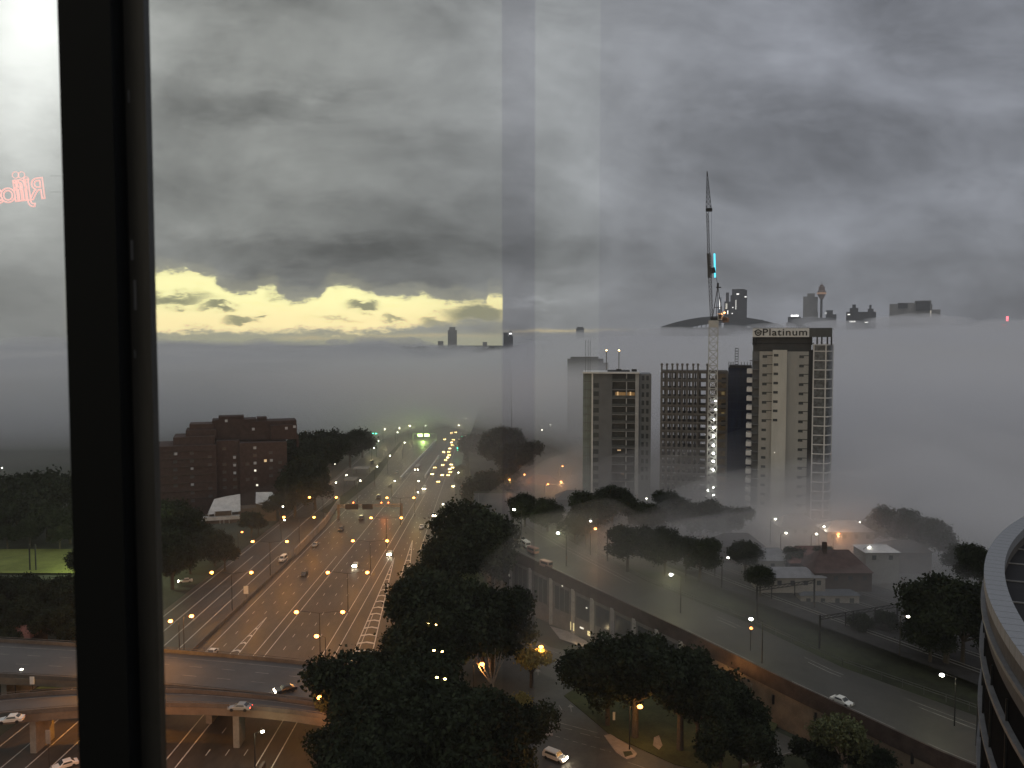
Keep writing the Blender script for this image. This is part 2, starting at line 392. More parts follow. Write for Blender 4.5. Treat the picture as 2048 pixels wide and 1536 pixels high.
# concrete barriers along the medians
def barrier(name, pts, h, wd, m_, label, cat='barrier', grp=None):
    mb = MB()
    for (x0, y0), (x1, y1) in zip(pts, pts[1:]):
        L = math.hypot(x1 - x0, y1 - y0); nx_, ny_ = -(y1 - y0) / L * wd / 2, (x1 - x0) / L * wd / 2
        mb.prism([(x0 + nx_, y0 + ny_), (x0 - nx_, y0 - ny_), (x1 - nx_, y1 - ny_), (x1 + nx_, y1 + ny_)], -.1, h)
    return tag(mb.build(name, m_), label, cat, grp)
barrier('median_barrier', [(-60, 640), (-64, 468)], 1.6, .8, M_bal, 'long pale concrete median barrier on the far motorway, the longer one')
barrier('median_barrier', [(-50, 556), (-50.4, 472)], 1.6, .8, M_bal, 'shorter pale concrete barrier beside the oncoming headlights on the motorway')
barrier('noise_wall', [(-82.6, 170), (-81, 273), (-80.4, 300)], .95, .4, M_concd, 'low dark barrier between the motorway and its left-hand service lanes', 'wall')
barrier('noise_wall', [(-80.4, 300), (-80.8, 350), (-84.5, 398)], 3.0, .5, M_conc, 'tall concrete wall left of the motorway ending at the overhead gantry', 'wall')
barrier('median_barrier', [(-46.4, 100), (-46.6, 150)], 1.0, .6, M_concd, 'dark median barrier passing beneath the curved ramp bridge')

# service strip island left, dark verge by the far lanes
mb = MB(); mb.poly([(-90, 380, .010), (-83, 372, .010), (-78.5, 470, .010), (-86, 640, .010), (-88, 640, .010), (-85, 470, .010)])
structure('verge_grass', mb, M_grass)
# right road on top of the wall
FAR = [(135, 60), (112, 125), (89, 156), (71.5, 174), (57, 196), (37, 221), (20, 255), (12, 275), (4, 300), (2, 340)]
NR = [(118, 60), (96, 112), (74.8, 140), (57.6, 164), (40, 189), (17, 221), (0, 245), (-8, 270), (-14, 300), (-16, 340)]
mb = MB(); mb.strip([(x, y, lerp_tab(VZ, y) + .03) for x, y in NR], [(x, y, lerp_tab(VZ, b) + .03) for (x, y), (a, b) in zip(FAR, NR)])
structure('raised_road', mb, mat('asphalt_road_pale', (.042, .040, .035), .6, .2, .1, spec=.4))
mb = MB()
for f_, wd in ((.10, .15), (.72, .2), (.80, .15)):
    pts = [((1 - f_) * x + f_ * X, (1 - f_) * y + f_ * Y_, lerp_tab(VZ, y) + .05) for (x, y), (X, Y_) in zip(NR, FAR)]
    mb.strip(pts, [(x + wd, y + wd * .7, z) for x, y, z in pts])
structure('raised_road_markings', mb, M_paintd)
mb = MB()
for (x0, y0), (x1, y1) in zip(FAR[1:], FAR[2:]):
    z0, z1 = lerp_tab(VZ, y0) + 1.0, lerp_tab(VZ, y1) + 1.0
    mb.bar((x0, y0, z0), (x1, y1, z1), .1); mb.bar((x0, y0, z0 - .5), (x1, y1, z1 - .5), .1)
    for i in range(6):
        t = i / 6; q = (x0 + (x1 - x0) * t, y0 + (y1 - y0) * t); z = z0 + (z1 - z0) * t; mb.bar((q[0], q[1], z - 1.6), (q[0], q[1], z), .1)
tag(mb.build('guard_rail', mat('rail_grey', (.07, .07, .07), .6, .2, 1)), 'thin grey guard rail along the railway side of the raised road', 'guard rail')
# railway corridor
mb = MB()
RA = [(140, 110), (112, 140), (93, 168), (77, 188), (62, 208), (42, 236), (24, 268), (14, 300)]
RB = [(200, 150), (160, 165), (128, 190), (108, 214), (90, 236), (68, 262), (46, 290), (30, 330)]
mb.strip([(x, y, lerp_tab(VZ, y) + .20) for x, y in RA], [(x, y, lerp_tab(VZ, b) + .20) for (x, y), (a, b) in zip(RB, RA)])
structure('railway_ground', mb, M_rail)
for k in range(4):
    mb = MB()
    for off in (0, .035):
        f_ = .14 + .2 * k + off
        pts = [((1 - f_) * x + f_ * X, (1 - f_) * y + f_ * Y_, lerp_tab(VZ, y) + .36) for (x, y), (X, Y_) in zip(RA, RB)]
        for a, b in zip(pts, pts[1:]): mb.bar(a, b, .09, .14)
    tag(mb.build('railway_track', M_steel), ORD[k] + ' railway track counting away from the raised road', 'railway track', 'railway tracks beside the raised road')
def portal(a, b, zt, zb, label, mids=()):
    t = thing('railway_gantry', label, 'railway gantry', (a[0], a[1], zb), group='dark gantries over the railway')
    o = t.location
    mb = MB(o)
    for dz_ in (0, -.7): mb.bar((a[0], a[1], zt + dz_), (b[0], b[1], zt + dz_), .16)
    n = 12
    for i in range(n):
        p, q = [Vector((a[0] + (b[0] - a[0]) * k_ / n, a[1] + (b[1] - a[1]) * k_ / n, zt - (.7 if (k_ + i) % 2 else 0))) for k_ in (i, i + 1)]
        mb.bar(p, q, .09)
    mb.build('beam', M_dark, t)
    for k_ in (0, 1): 
        q = a if k_ == 0 else b
        MB(o).box(q[0] - .18, q[0] + .18, q[1] - .18, q[1] + .18, zb, zt + .35).build('post', M_dark, t)
    for m_ in mids:
        x, y = a[0] + (b[0] - a[0]) * m_, a[1] + (b[1] - a[1]) * m_
        MB(o).bar((x, y, zt), (x, y, zt - 3.2), .2).build('drop_post', M_dark, t)
def portal_px(p0, p1, zt, zb, label, mids=()):
    a, b = on(*p0, zt), on(*p1, zt); portal((a.x, a.y), (b.x, b.y), zt, zb, label, mids)
portal_px((1629, 1160), (1514, 1176), 19.5, 10.5, 'dark railway gantry with tall post standing before pale house roofs', (.35, .75))
portal_px((1795, 1208), (1640, 1233), 17.0, 9.5, 'dark railway gantry nearest the bushy tree by the round building', (.3, .58, .68))
portal_px((1430, 1098), (1372, 1101), 22.0, 13, 'faint far railway gantry below the tower crane')
portal_px((1290, 1053), (1215, 1062), 24.0, 14, 'faintest railway gantry, half lost in dark trees', (.5,))

# ------------------------------------------------------------------ the wall under the raised road
wt_ = thing('retaining_wall', 'long brown wall with pilasters and tall dark bays carrying the raised road', 'retaining wall', (17, 221, 0))
o_ = wt_.location
seg = NR[1:8]
mbw, mbc, mbl = MB(o_), MB(o_), MB(o_)
for (x0, y0), (x1, y1) in zip(seg, seg[1:]):
    z0, z1 = lerp_tab(VZ, y0), lerp_tab(VZ, y1)
    L = math.hypot(x1 - x0, y1 - y0); nx_, ny_ = -(y1 - y0) / L, (x1 - x0) / L     # points away from camera side
    if ny_ < 0: nx_, ny_ = -nx_, -ny_
    nx_, ny_ = -nx_, -ny_
    def P3(t, off, z): return Vector((x0 + (x1 - x0) * t + nx_ * off, y0 + (y1 - y0) * t + ny_ * off, z))
    # parapet band on top, lower wall recessed
    for m_, lo0, lo1, hi0, hi1, o1, o2 in ((mbc, z0 - 2.3, z1 - 2.3, z0 + 1.0, z1 + 1.0, .1, .5), (mbw, -.5, -.5, z0 - 2.3, z1 - 2.3, .1, .32)):
        a = [P3(0, o1, lo0), P3(1, o1, lo1), P3(1, o1, hi1), P3(0, o1, hi0), P3(0, o2, lo0), P3(1, o2, lo1), P3(1, o2, hi1), P3(0, o2, hi0)]
        m_.m = 0 if (m_ is mbc or y0 >= 180) else 1
        m_.add(a, [(0, 1, 2, 3), (7, 6, 5, 4), (0, 4, 5, 1), (1, 5, 6, 2), (2, 6, 7, 3), (3, 7, 4, 0)])
    n = max(2, round(L / 8.5))
    for i in range(n):
        t = i / n; zt = z0 + (z1 - z0) * t
        if y0 >= 180:
            a_, b_ = P3(t, .3, -.5), P3(t, .3, zt - 2.1)
            MB(o_).bar((a_.x, a_.y, -.5), (a_.x + .001, a_.y, zt - 2.0), 1.1, 1.1).build('pilaster', mat('pilaster', (.30, .29, .28), .9, .25, .5), wt_)
            for j in (.28, .5, .72):
                tt = t + j / n; zt2 = z0 + (z1 - z0) * tt
                q = P3(tt, .36, 0); r_ = P3(tt + .9 / L, .36, 0); s_ = P3(tt - .9 / L, .36, 0)
                MB(o_).add([(s_.x, s_.y, 4.6), (r_.x, r_.y, 4.6), (r_.x, r_.y, zt2 - 3.3), (s_.x, s_.y, zt2 - 3.3),
                            (s_.x - nx_ * .1, s_.y - ny_ * .1, 4.6), (r_.x - nx_ * .1, r_.y - ny_ * .1, 4.6), (r_.x - nx_ * .1, r_.y - ny_ * .1, zt2 - 3.3), (s_.x - nx_ * .1, s_.y - ny_ * .1, zt2 - 3.3)],
                           [(0, 1, 2, 3), (7, 6, 5, 4), (0, 4, 5, 1), (1, 5, 6, 2), (2, 6, 7, 3), (3, 7, 4, 0)]).build('window', M_glass, wt_)
        elif i % 2 == 0 and y0 > 120:
            q = P3(t + .15, .34, 0)
            MB(o_).box(q.x - .35, q.x + .35, q.y - .15, q.y + .15, 4.0, 6.0).build('vent', M_dark, wt_)
mbw.build('wall', [mat('wall_grey', (.12, .115, .11), .9, .3, .35), mat('render_wall', (.17, .135, .10), .9, .25, .35)], wt_); mbc.build('parapet', M_brick2, wt_)
# lit shop windows and the light ledge at the foot of the wall
for (px, py, sx, sz, m_, nm) in ((1148, 1252, 1.5, 2.2, M_winy, 'lit_window'), (1166, 1255, 1.4, .4, M_winw, 'strip_light'), (1183, 1266, 1.1, 1.2, M_winy, 'lit_window'), (1127, 1171, .5, .25, M_winw, 'wall_light'), (1177, 1215, .5, .25, M_winw, 'wall_light'), (1023, 1150, .4, .9, M_winw, 'wall_light')):
    # find the wall point on this pixel ray
    best = None
    for (x0, y0), (x1, y1) in zip(seg, seg[1:]):
        for k_ in range(41):
            t = k_ / 40; X, Y_ = x0 + (x1 - x0) * t, y0 + (y1 - y0) * t; z = zy(py, Y_); e = abs(px_x(px, Y_, z) - X)
            if best is None or e < best[0]: best = (e, X, Y_, z, (x1 - x0, y1 - y0))
    e, X, Y_, z, d_ = best; L = math.hypot(*d_); tx, ty = d_[0] / L, d_[1] / L
    c = Vector((X - .62 * abs(ty), Y_ - .62 * abs(tx), z))
    MB(o_).bar((c.x - tx * sx / 2, c.y - ty * sx / 2, c.z), (c.x + tx * sx / 2, c.y + ty * sx / 2, c.z), .12, sz).build(nm, m_, wt_)
light('window_light', wt_, on(1165, 1275, 1.5) - o_ + Vector((-2, -2, 1)), 260, (1, .8, .45))
mb = MB(o_); a, b = on(1036, 1189, 3.4), on(1066, 1207, 3.4); mb.bar(a, b, 1.2, .3); mb.build('awning', M_conc, wt_)
# local street below the wall
def zpoly(pts, z): return [tuple(on(a, b, z)) for a, b in pts]
mb = MB(); mb.poly([(-26, 60, .0), (118, 60, 0), (88, 118, 0), (64, 150, 0), (40, 184, 0), (30, 196, 0), (10, 210, 0), (-2, 226, 0), (-14, 226, 0), (-14, 170, 0), (-16, 130, 0)])
structure('local_street', mb, M_asph2)
mb = MB(); mb.poly(zpoly([(1100, 1252), (1135, 1262), (1183, 1287), (1172, 1295), (1120, 1278)], .15))
structure('footpath', mb, M_pave)
mb = MB(); mb.prism([(on(a, b, 0).x, on(a, b, 0).y) for a, b in ((1128, 1392), (1190, 1352), (1290, 1330), (1440, 1330), (1560, 1440), (1500, 1560), (1350, 1530), (1220, 1470))], -.1, .14)
structure('corner_lawn', mb, mat('lawn', (.045, .050, .020), .95, .4, .2))
mb = MB(); mb.prism([(on(a, b, 0).x, on(a, b, 0).y) for a, b in ((1600, 1490), (1760, 1440), (1900, 1560), (1560, 1580), (1560, 1520))], -.1, .15)
structure('corner_bank', mb, M_grass)
mb = MB()
def pline(p, q, wd, dash=None, z=.006):
    a, b = on(*p), on(*q); line(a.x, a.y, b.x, b.y, wd, dash, z)
for p, q, d_ in (((1096, 1299), (1142, 1316), None), ((1131, 1330), (1146, 1338), None), ((1098, 1440), (1196, 1466), None), ((1098, 1449), (1146, 1460), (2, 1.2)), ((1160, 1466), (1200, 1476), (2.2, 1)),
                 ((1110, 1472), (1222, 1504), (1.1, .9)), ((1255, 1524), (1290, 1536), None), ((1524, 1480), (1562, 1492), None), ((1530, 1490), (1560, 1500), None), ((1070, 1320), (1088, 1332), None), ((1118, 1410), (1124, 1420), None)):
    pline(p, q, .22 if d_ is None else .2, d_)
# painted arrows
for c in ((1076, 1345), (1142, 1417)):
    q = on(*c); x, y = q.x, q.y
    mb.poly([(x - .15, y - 1.6, .006), (x + .15, y - 1.6, .006), (x + .15, y + .6, .006), (x - .15, y + .6, .006)]); mb.poly([(x - .7, y + .62, .006), (x + .7, y + .62, .006), (x, y + 2.2, .006)])
structure('local_street_markings', mb, M_paintd)
def island(pts, label, hole=None):
    ps = [(on(a, b).x, on(a, b).y) for a, b in pts]
    t = thing('traffic_island', label, 'traffic island', (ps[0][0], ps[0][1], 0))
    m_ = MB(t.location); m_.prism(ps, -.1, .15); m_.build('kerb', M_pave, t)
    if hole:
        m_ = MB(t.location); m_.prism([(on(a, b, .15).x, on(a, b, .15).y) for a, b in hole], .1, .158); m_.build('planting_bed', M_grass, t)
island([(1208, 1472), (1220, 1469), (1258, 1492), (1274, 1508), (1270, 1516), (1254, 1520), (1232, 1506)], 'pale pointed traffic island with a dark square bed', [(1246, 1503), (1262, 1502), (1266, 1509), (1250, 1514)])
island([(1080, 1444), (1092, 1440), (1104, 1464), (1106, 1472), (1084, 1474)], 'pale triangular traffic island above the white four-wheel drive')
island([(1308, 1476), (1318, 1472), (1325, 1492), (1318, 1501), (1306, 1492)], 'small pale paved wedge at the foot of the tall lamp pole')
mb = MB(); a, b = on(1484, 1531, .9), on(1616, 1497, .9); mb.bar(a, b, .16, .3)
for k_ in range(6):
    q = a.lerp(b, k_ / 5); mb.bar(q - Vector((0, 0, .9)), q, .12)
tag(mb.build('guard_rail', M_conc), 'short pale rail beside the street below the brown wall', 'guard rail')

# ------------------------------------------------------------------ the two bridges crossing at the lower left
def bridge(far, near, z, name, label, lanes):
    t = thing(name, label, 'bridge', (far[0][0], far[0][1], 0)); o = t.location
    m_ = MB(o); m_.strip([(x, y, z) for x, y in far], [(x, y, z) for x, y in near]); deck = m_.build('road_deck', mat('asphalt_bridge', (.060, .056, .058), .6, .2, .1, spec=.4), t)
    m_ = MB(o)
    m_.strip([(x, y, z - 1.5) for x, y in near], [(x, y, z - .02) for x, y in near]); m_.strip([(x, y, z - .02) for x, y in far], [(x, y, z - 1.5) for x, y in far])
    m_.strip([(x, y, z - 1.5) for x, y in far], [(x, y, z - 1.5) for x, y in near]); m_.build('girder', mat('girder_concrete', (.15, .12, .095), .85, .2, .3), t)
    for edge, sgn in ((far, 1), (near, -1)):
        m_ = MB(o)
        for (x0, y0), (x1, y1) in zip(edge, edge[1:]):
            L = math.hypot(x1 - x0, y1 - y0); ax, ay = -(y1 - y0) / L * .3, (x1 - x0) / L * .3
            if ay * sgn > 0: ax, ay = -ax, -ay
            m_.prism([(x0, y0), (x1, y1), (x1 + ax, y1 + ay), (x0 + ax, y0 + ay)], z + .01, z + .85)
            m_.bar((x0, y0, z + 1.15), (x1, y1, z + 1.15), .1)
        m_.build('parapet', M_concd, t)
    for f_, dash in lanes:
        m_ = MB(o)
        ps = [((1 - f_) * a[0] + f_ * b[0], (1 - f_) * a[1] + f_ * b[1]) for a, b in zip(far, near)]
        for (x0, y0), (x1, y1) in zip(ps, ps[1:]):
            m_.poly([(x0, y0, z + .02), (x0, y0 - .2, z + .02), (x1 if not dash else x0 + (x1 - x0) * .4, (y1 if not dash else y0 + (y1 - y0) * .4) - .2, z + .02), (x1 if not dash else x0 + (x1 - x0) * .4, y1 if not dash else y0 + (y1 - y0) * .4, z + .02)])
        lm = m_.build('lane_marking', M_paintd, deck)
    for f_ in (.28, .62):
        i = int(f_ * (len(far) - 1)); x = (far[i][0] + near[i][0]) / 2; y = (far[i][1] + near[i][1]) / 2
        MB(o).box(x - .6, x + .6, y - (far[i][1] - near[i][1]) * .35, y + (far[i][1] - near[i][1]) * .35, -.1, z - 1.5).build('pier', M_conc, t)
    return t
def arc(pts, n=18):
    out = []
    for k in range(n + 1):
        x = pts[0][0] + (pts[-1][0] - pts[0][0]) * k / n
        # smooth interpolation (Catmull-like via numpy poly)
        out.append((x, float(np.polyval(np.polyfit([p[0] for p in pts], [p[1] for p in pts], min(3, len(pts) - 1)), x))))
    return out
bridge(arc([(-150, 196), (-100, 189), (-78, 185.7), (-39.5, 176.8), (-10, 168)]), arc([(-150, 175), (-100, 170.5), (-70, 166), (-36, 157.6), (-6, 147)]), 8.0, 'road_bridge', 'wide road bridge crossing the motorway behind the curved ramp', ((.14, 0), (.36, 1), (.62, 1), (.86, 0)))
bridge(arc([(-125, 152), (-100, 160), (-87, 163.8), (-70, 164.3), (-50, 160.5), (-36, 156), (-8, 144)]), arc([(-125, 144), (-95, 152), (-82.7, 156), (-66.8, 157.6), (-50, 155.8), (-38, 151.5), (-10, 138)]), 8.3, 'ramp_bridge', 'narrower curved ramp bridge carrying the silver car', ((.12, 0), (.85, 0)))

# ------------------------------------------------------------------ vehicles
def make_car(name, kind, bodym, lights='head'):
    """car along +Y (front toward -Y: facing the camera), origin on the road"""
    t = thing(name, 'x', 'car')
    L, Wd, H = {'car': (4.4, 1.8, 1.42), 'van': (4.9, 1.95, 2.1), 'suv': (4.8, 1.92, 1.75), 'bus': (11.0, 2.5, 3.1)}[kind]
    h = Wd / 2
    hood = {'car': .78, 'van': 1.0, 'suv': 1.02, 'bus': 1.3}[kind]
    # side profile (y, z) then extruded with a narrower roof
    if kind == 'car': prof = [(-L / 2, .35), (-L / 2 + .05, .68), (-L / 2 + 1.15, .86), (-L / 2 + 1.9, H), (L / 2 - 1.25, H), (L / 2 - .55, .98), (L / 2, .9), (L / 2, .35)]
    elif kind == 'suv': prof = [(-L / 2, .4), (-L / 2 + .05, .95), (-L / 2 + 1.2, 1.1), (-L / 2 + 1.75, H), (L / 2 - .35, H), (L / 2 - .02, 1.05), (L / 2, .4)]
    elif kind == 'van': prof = [(-L / 2, .4), (-L / 2 + .05, .95), (-L / 2 + .8, 1.15), (-L / 2 + 1.4, H), (L / 2 - .1, H), (L / 2, .4)]
    else: prof = [(-L / 2, .4), (-L / 2 - .0, 1.2), (-L / 2 + .25, H), (L / 2 - .1, H), (L / 2, .4)]
    n = len(prof)
    def wd(z): return h * (1.0 if z < 1.02 or kind == 'bus' else 1.0 - .20 * (z - 1.02) / max(.1, H - 1.02))
    vs = [(-wd(z), y, z) for y, z in prof] + [(wd(z), y, z) for y, z in prof]
    m_ = MB(); m_.add(vs, [tuple(range(n)), tuple(range(2 * n - 1, n - 1, -1))] + [(i, i + n, (i + 1) % n + n, (i + 1) % n) for i in range(n)])
    body = m_.build('body', bodym, t)
    bv = body.modifiers.new('b', 'BEVEL'); bv.width = .07; bv.segments = 2
    # glass: windscreen, rear, sides (2-3 mm proud)
    iw = next(i for i, p in enumerate(prof) if p[1] == H)
    (y0, z0), (y1, z1) = prof[iw - 1], prof[iw]
    e = .02
    def pane(name_, pts, th):
        a = [Vector(p) for p in pts]; nrm = (a[1] - a[0]).cross(a[2] - a[0]).normalized() * th
        MB().add(a + [p + nrm for p in a], [(0, 1, 2, 3), (7, 6, 5, 4), (0, 4, 5, 1), (1, 5, 6, 2), (2, 6, 7, 3), (3, 7, 4, 0)]).build(name_, M_glass, t)
    f = lambda s: (y0 + (y1 - y0) * s, z0 + (z1 - z0) * s)
    a, b = f(.10), f(.90)
    pane('windscreen', [(-wd(a[1]) + .14, a[0], a[1]), (wd(a[1]) - .14, a[0], a[1]), (wd(b[1]) - .14, b[0], b[1]), (-wd(b[1]) + .14, b[0], b[1])], .03)
    (y2, z2), (y3, z3) = prof[iw + 1], prof[iw + 2]
    g = lambda s: (y2 + (y3 - y2) * s, z2 + (z3 - z2) * s)
    a, b = g(.12), g(.85 if kind in ('car', 'suv') else .3)
    pane('rear_window', [(-wd(a[1]) + .16, a[0], a[1]), (wd(a[1]) - .16, a[0], a[1]), (wd(b[1]) - .16, b[0], b[1]), (-wd(b[1]) + .16, b[0], b[1])], .03)
    zl, zh = (1.0, H - .12) if kind == 'car' else (1.15, H - .2)
    ya, yb = y1 - .35, prof[iw + 1][0] + (.2 if kind == 'car' else -.25)
    for s_ in (-1, 1):
        pts = [(s_ * (wd(zl) + .005), ya, zl), (s_ * (wd(zl) + .005), yb, zl), (s_ * (wd(zh) + .005), yb - .2, zh), (s_ * (wd(zh) + .005), ya + .35, zh)]
        if s_ > 0: pts = pts[::1]
        else: pts = [pts[1], pts[0], pts[3], pts[2]]
        pane('side_window', pts, .02)
        for yy in (-L / 2 + .85, L / 2 - .9):
            MB().cyl((s_ * (h - .22), yy, .33), (s_ * (h + .02), yy, .33), .33, n=14).build('wheel', M_dark, t)
    for s_ in (-1, 1):
        k_ = s_ * (h - .32)
        MB().cyl((k_, -L / 2 - .05, hood - .10), (k_, -L / 2 + .06, hood - .10), .24, n=10).build('headlight', {'head': M_hl, 'far': M_hlf, 'tail': M_steel, 'off': M_steel}[lights], t)
        MB().box(k_ - .17, k_ + .17, L / 2 - .05, L / 2 + .04, hood - .1, hood + .08).build('taillight', M_tl if lights == 'tail' else mat('red_lens', (.25, .02, .02), .4, 0), t)
    return t
PROT = {}
CARG = {'head': 'oncoming cars with headlights on the motorway', 'far': 'distant queue of headlights on the motorway', 'tail': 'cars driving away showing taillights', 'off': None}
def car(px, py, kind, color, lights, label, rz=0.0, z=0.0, beam=0, group='auto', big=1.0):
    key = (kind, color, lights)
    bm = {'white': M_white, 'dark': mat('dark_paint', (.012, .012, .015), .3, 0, spec=.6), 'silver': mat('silver_paint', (.26, .27, .28), .35, 0, spec=.6)}[color]
    if key not in PROT: r_ = PROT[key] = make_car({'car': 'car', 'van': 'van', 'suv': 'car', 'bus': 'bus'}[kind], kind, bm, lights)
    else: r_ = clone(PROT[key])
    p = on(px, py, z + .7); r_.location = (p.x, p.y, z + .01); r_.rotation_euler.z = rz; r_.scale = (big,) * 3
    r_['label'] = label; r_['category'] = {'van': 'van', 'bus': 'bus'}.get(kind, 'car')
    g = CARG[lights] if group == 'auto' else group
    if g: r_['group'] = g
    elif 'group' in r_: del r_['group']
    if beam: PEND.append((r_, beam))
    return r_
PEND = []
# near ones
car(711, 1129, 'car', 'white', 'head', 'white car with bright headlights in the middle motorway lanes', beam=4200)
car(780, 1106, 'car', 'white', 'head', 'white car with yellow headlights just above the striped gore', beam=4200)
car(608, 1147, 'car', 'dark', 'tail', 'dark car with one red taillight left of the middle lamps', math.pi * 0)
car(682, 1058, 'suv', 'dark', 'tail', 'dark car just below the gantry beside the tall wall', 0)
car(630, 1089, 'car', 'silver', 'off', 'silver car streaking along the tall concrete wall', 0)
car(723, 1036, 'suv', 'dark', 'tail', 'dark four-wheel drive just below the gantry beam', 0)
car(843, 1053, 'car', 'white', 'off', 'white car with unlit lamps near the right-hand motorway edge', 0)
car(869, 1029, 'car', 'white', 'head', 'car with twin headlights beside the long right-hand edge line', beam=3000)
car(849, 977, 'van', 'white', 'head', 'white van with very bright headlights beyond the gantry', beam=4000)
car(835, 938, 'bus', 'silver', 'head', 'tall coach with headlights beside the long pale median', beam=2500)
car(744, 925, 'van', 'dark', 'tail', 'dark van with reddish lights on the far left lanes', 0)
car(780, 971, 'car', 'dark', 'tail', 'dark car with red taillights left of the pale median', 0)
car(794, 944, 'car', 'silver', 'off', 'silver car on the dark lanes left of the pale median', 0)
car(757, 994, 'suv', 'dark', 'tail', 'dark car with red lights right behind the gantry', 0)
car(566, 1118, 'van', 'white', 'off', 'white van lit yellow on the service lane left of the wall', -.05)
car(424, 1304, 'car', 'white', 'off', 'white car just beyond the road bridge at the lower left', -.1)
car(371, 1161, 'car', 'white', 'head', 'white car at the dark left kerb below the trees', -1.2)
# far headlights
fh = [(870, 934), (865, 947), (886, 929), (885, 949), (897, 949), (903, 928), (900, 937), (892, 919), (896, 914), (888, 903), (898, 903), (899, 909), (900, 896), (905, 889), (890, 878), (907, 879), (918, 879), (903, 865), (912, 864), (877, 962), (907, 971), (901, 943), (903, 884), (906, 934)]
fh.sort(key=lambda q: -q[1])
for i, (a, b) in enumerate(fh):
    car(a, b, 'car', 'dark' if i % 3 else 'silver', 'far', ORD[i] + ' nearest pair of headlights in the distant motorway queue', 0, beam=3000 if i % 2 == 0 else 0)
# bridge, ramp, local
car(480, 1413, 'car', 'silver', 'tail', 'silver car with red taillight on the curved ramp bridge', R(-93), 8.3, group=None)
car(571, 1377, 'car', 'dark', 'head', 'dark car with orange headlight glow on the road bridge', R(-60), 8.0, beam=1200, group=None)
car(22, 1437, 'car', 'white', 'off', 'pinkish white car at the left end of the ramp bridge', R(-78), 8.0)
car(130, 1528, 'car', 'white', 'off', 'white car below the ramp bridge beside the black window frame', R(-50))
car(680, 1499, 'car', 'dark', 'head', 'dark car with two headlights emerging under the large tree', R(-15), beam=1500, group=None)
car(1110, 1512, 'suv', 'white', 'head', 'white four-wheel drive turning on the street beside the trees', R(52), beam=500, group=None)
car(1684, 1401, 'car', 'white', 'off', 'white car parked on the raised road beside the parapet', R(36), lerp_tab(VZ, 150) + .1)
for r_, pw in PEND:
    light('headlight_beam', r_, (0, -2.7, .8), pw, (1, .74, .42), .15, 'SPOT', R(75), (R(74), 0, 0))

# ------------------------------------------------------------------ street lamps
def lamp_proto(kind, m_, h, arm):
    hs = {'far': .55, 'faro': .75, 'bright': .7}.get(kind, .9)
    t = thing('street_lamp', 'x', 'street lamp')
    MB().cyl((0, 0, 0), (0, 0, h - .3), .14, .08, 8).build('pole', M_dark if kind != 'pale' else M_steel, t)
    for s_ in arm:
        m2 = MB(); m2.cyl((0, 0, h - .35), (s_ * .7, 0, h + .15), .06, .05, 6); m2.cyl((s_ * .7, 0, h + .15), (s_, 0, h + .2), .05, .04, 6); arm_o = m2.build('arm', M_dark, t)
        m2 = MB(); m2.lathe((s_, 0, h), [(a_ * hs, b_ * hs) for a_, b_ in ((.16, -.42), (.52, -.26), (.62, 0), (.45, .24), (.12, .36))], 10); m2.build('lamp_head', m_, arm_o, True)
    return t
LP = {}
def lamp(x, y, z, h, kind, label, power=0, color=(1, .46, .16), rz=0.0, group=None, scale=1.0):
    spec = {'double': (M_or, (-5.8, 5.8)), 'orange': (M_or, (2.0,)), 'orangel': (M_or, (-2.0,)), 'white': (M_wh, (2.0,)), 'bright': (M_whb, (-2.4,)), 'far': (M_wh, (1.5,)), 'faro': (M_orf, (1.5,)), 'post': (M_or, (-3.0, 3.0))}[kind]
    key = (kind, round(h, 1))
    if key not in LP: t = LP[key] = lamp_proto(kind, spec[0], h, spec[1])
    else: t = clone(LP[key])
    t.location = (x, y, z); t.rotation_euler.z = rz; t['label'] = label
    if group: t['group'] = group
    elif 'group' in t: del t['group']
    LAMPS.append((t, h, spec[1], power, color)); return t
LAMPS = []
def lamp_px(px, py, zb, h, kind, label, **k):
    """lamp whose head stands at this pixel, base height zb"""
    arm = {'orange': 2.0, 'orangel': -2.0, 'white': 2.0, 'bright': -2.4, 'far': 1.5, 'faro': 1.5}[kind]
    p = on(px, py, zb + h); rz = k.get('rz', 0)
    return lamp(p.x - arm * math.cos(rz), p.y - arm * math.sin(rz), zb, h, kind, label, **k)
OR = (1, .38, .025)
for i, Y in enumerate((202, 237, 275, 311, 351)):
    lamp(-48.2, Y, 0, 12, 'double', ORD[i] + ' nearest double orange lamp on the motorway centre line', 3500, OR, group='double lamps along the motorway centre')
for i, Y in enumerate((237, 274, 312, 352)):
    lamp(-82.2 + (.3 if i else 0), Y, 0, 12, 'double', ORD[i] + ' nearest double orange lamp by the left-hand barrier', 3600, OR, group='double lamps by the left barrier')
lamp_px(383, 1232, 0, 12, 'orange', 'single orange lamp near the road bridge, right of the black frame', power=2600)
lamp_px(341, 1242, 0, 12, 'orangel', 'orange lamp touching the right edge of the black window frame', power=2200)
lamp_px(633, 1272, 0, 12, 'orangel', 'curved single orange lamp hanging out over the lower motorway lanes', power=3600)
lamp_px(232, 1300, 0, 15, 'orange', 'orange lamp behind the black frame beside the road bridge', power=26000, color=OR if 'OR' in globals() else (1, .36, .09))  # added lamp out of view, warms the road bridge
lamp_px(215, 1420, 0, 15, 'orange', 'orange lamp behind the black frame beside the ramp bridge', power=16000, color=(1, .36, .09))  # another added lamp out of view, for the ramp bridge deck
lamp_px(640, 1395, 0, 14, 'orangel', 'orange lamp among leaves at the right end of the ramp bridge', power=4500, color=(1, .36, .09))  # lamp added under the trees to warm the bridge ends
lamp_px(1150, 1585, 0, 9, 'orange', 'orange lamp just below the picture edge over the local street', power=9000, color=(1, .4, .12))  # lamp added below the view to warm the street
lamp_px(525, 1463, 0, 7, 'far', 'white lamp just below the curved ramp bridge', power=900, color=(1, .9, .5))
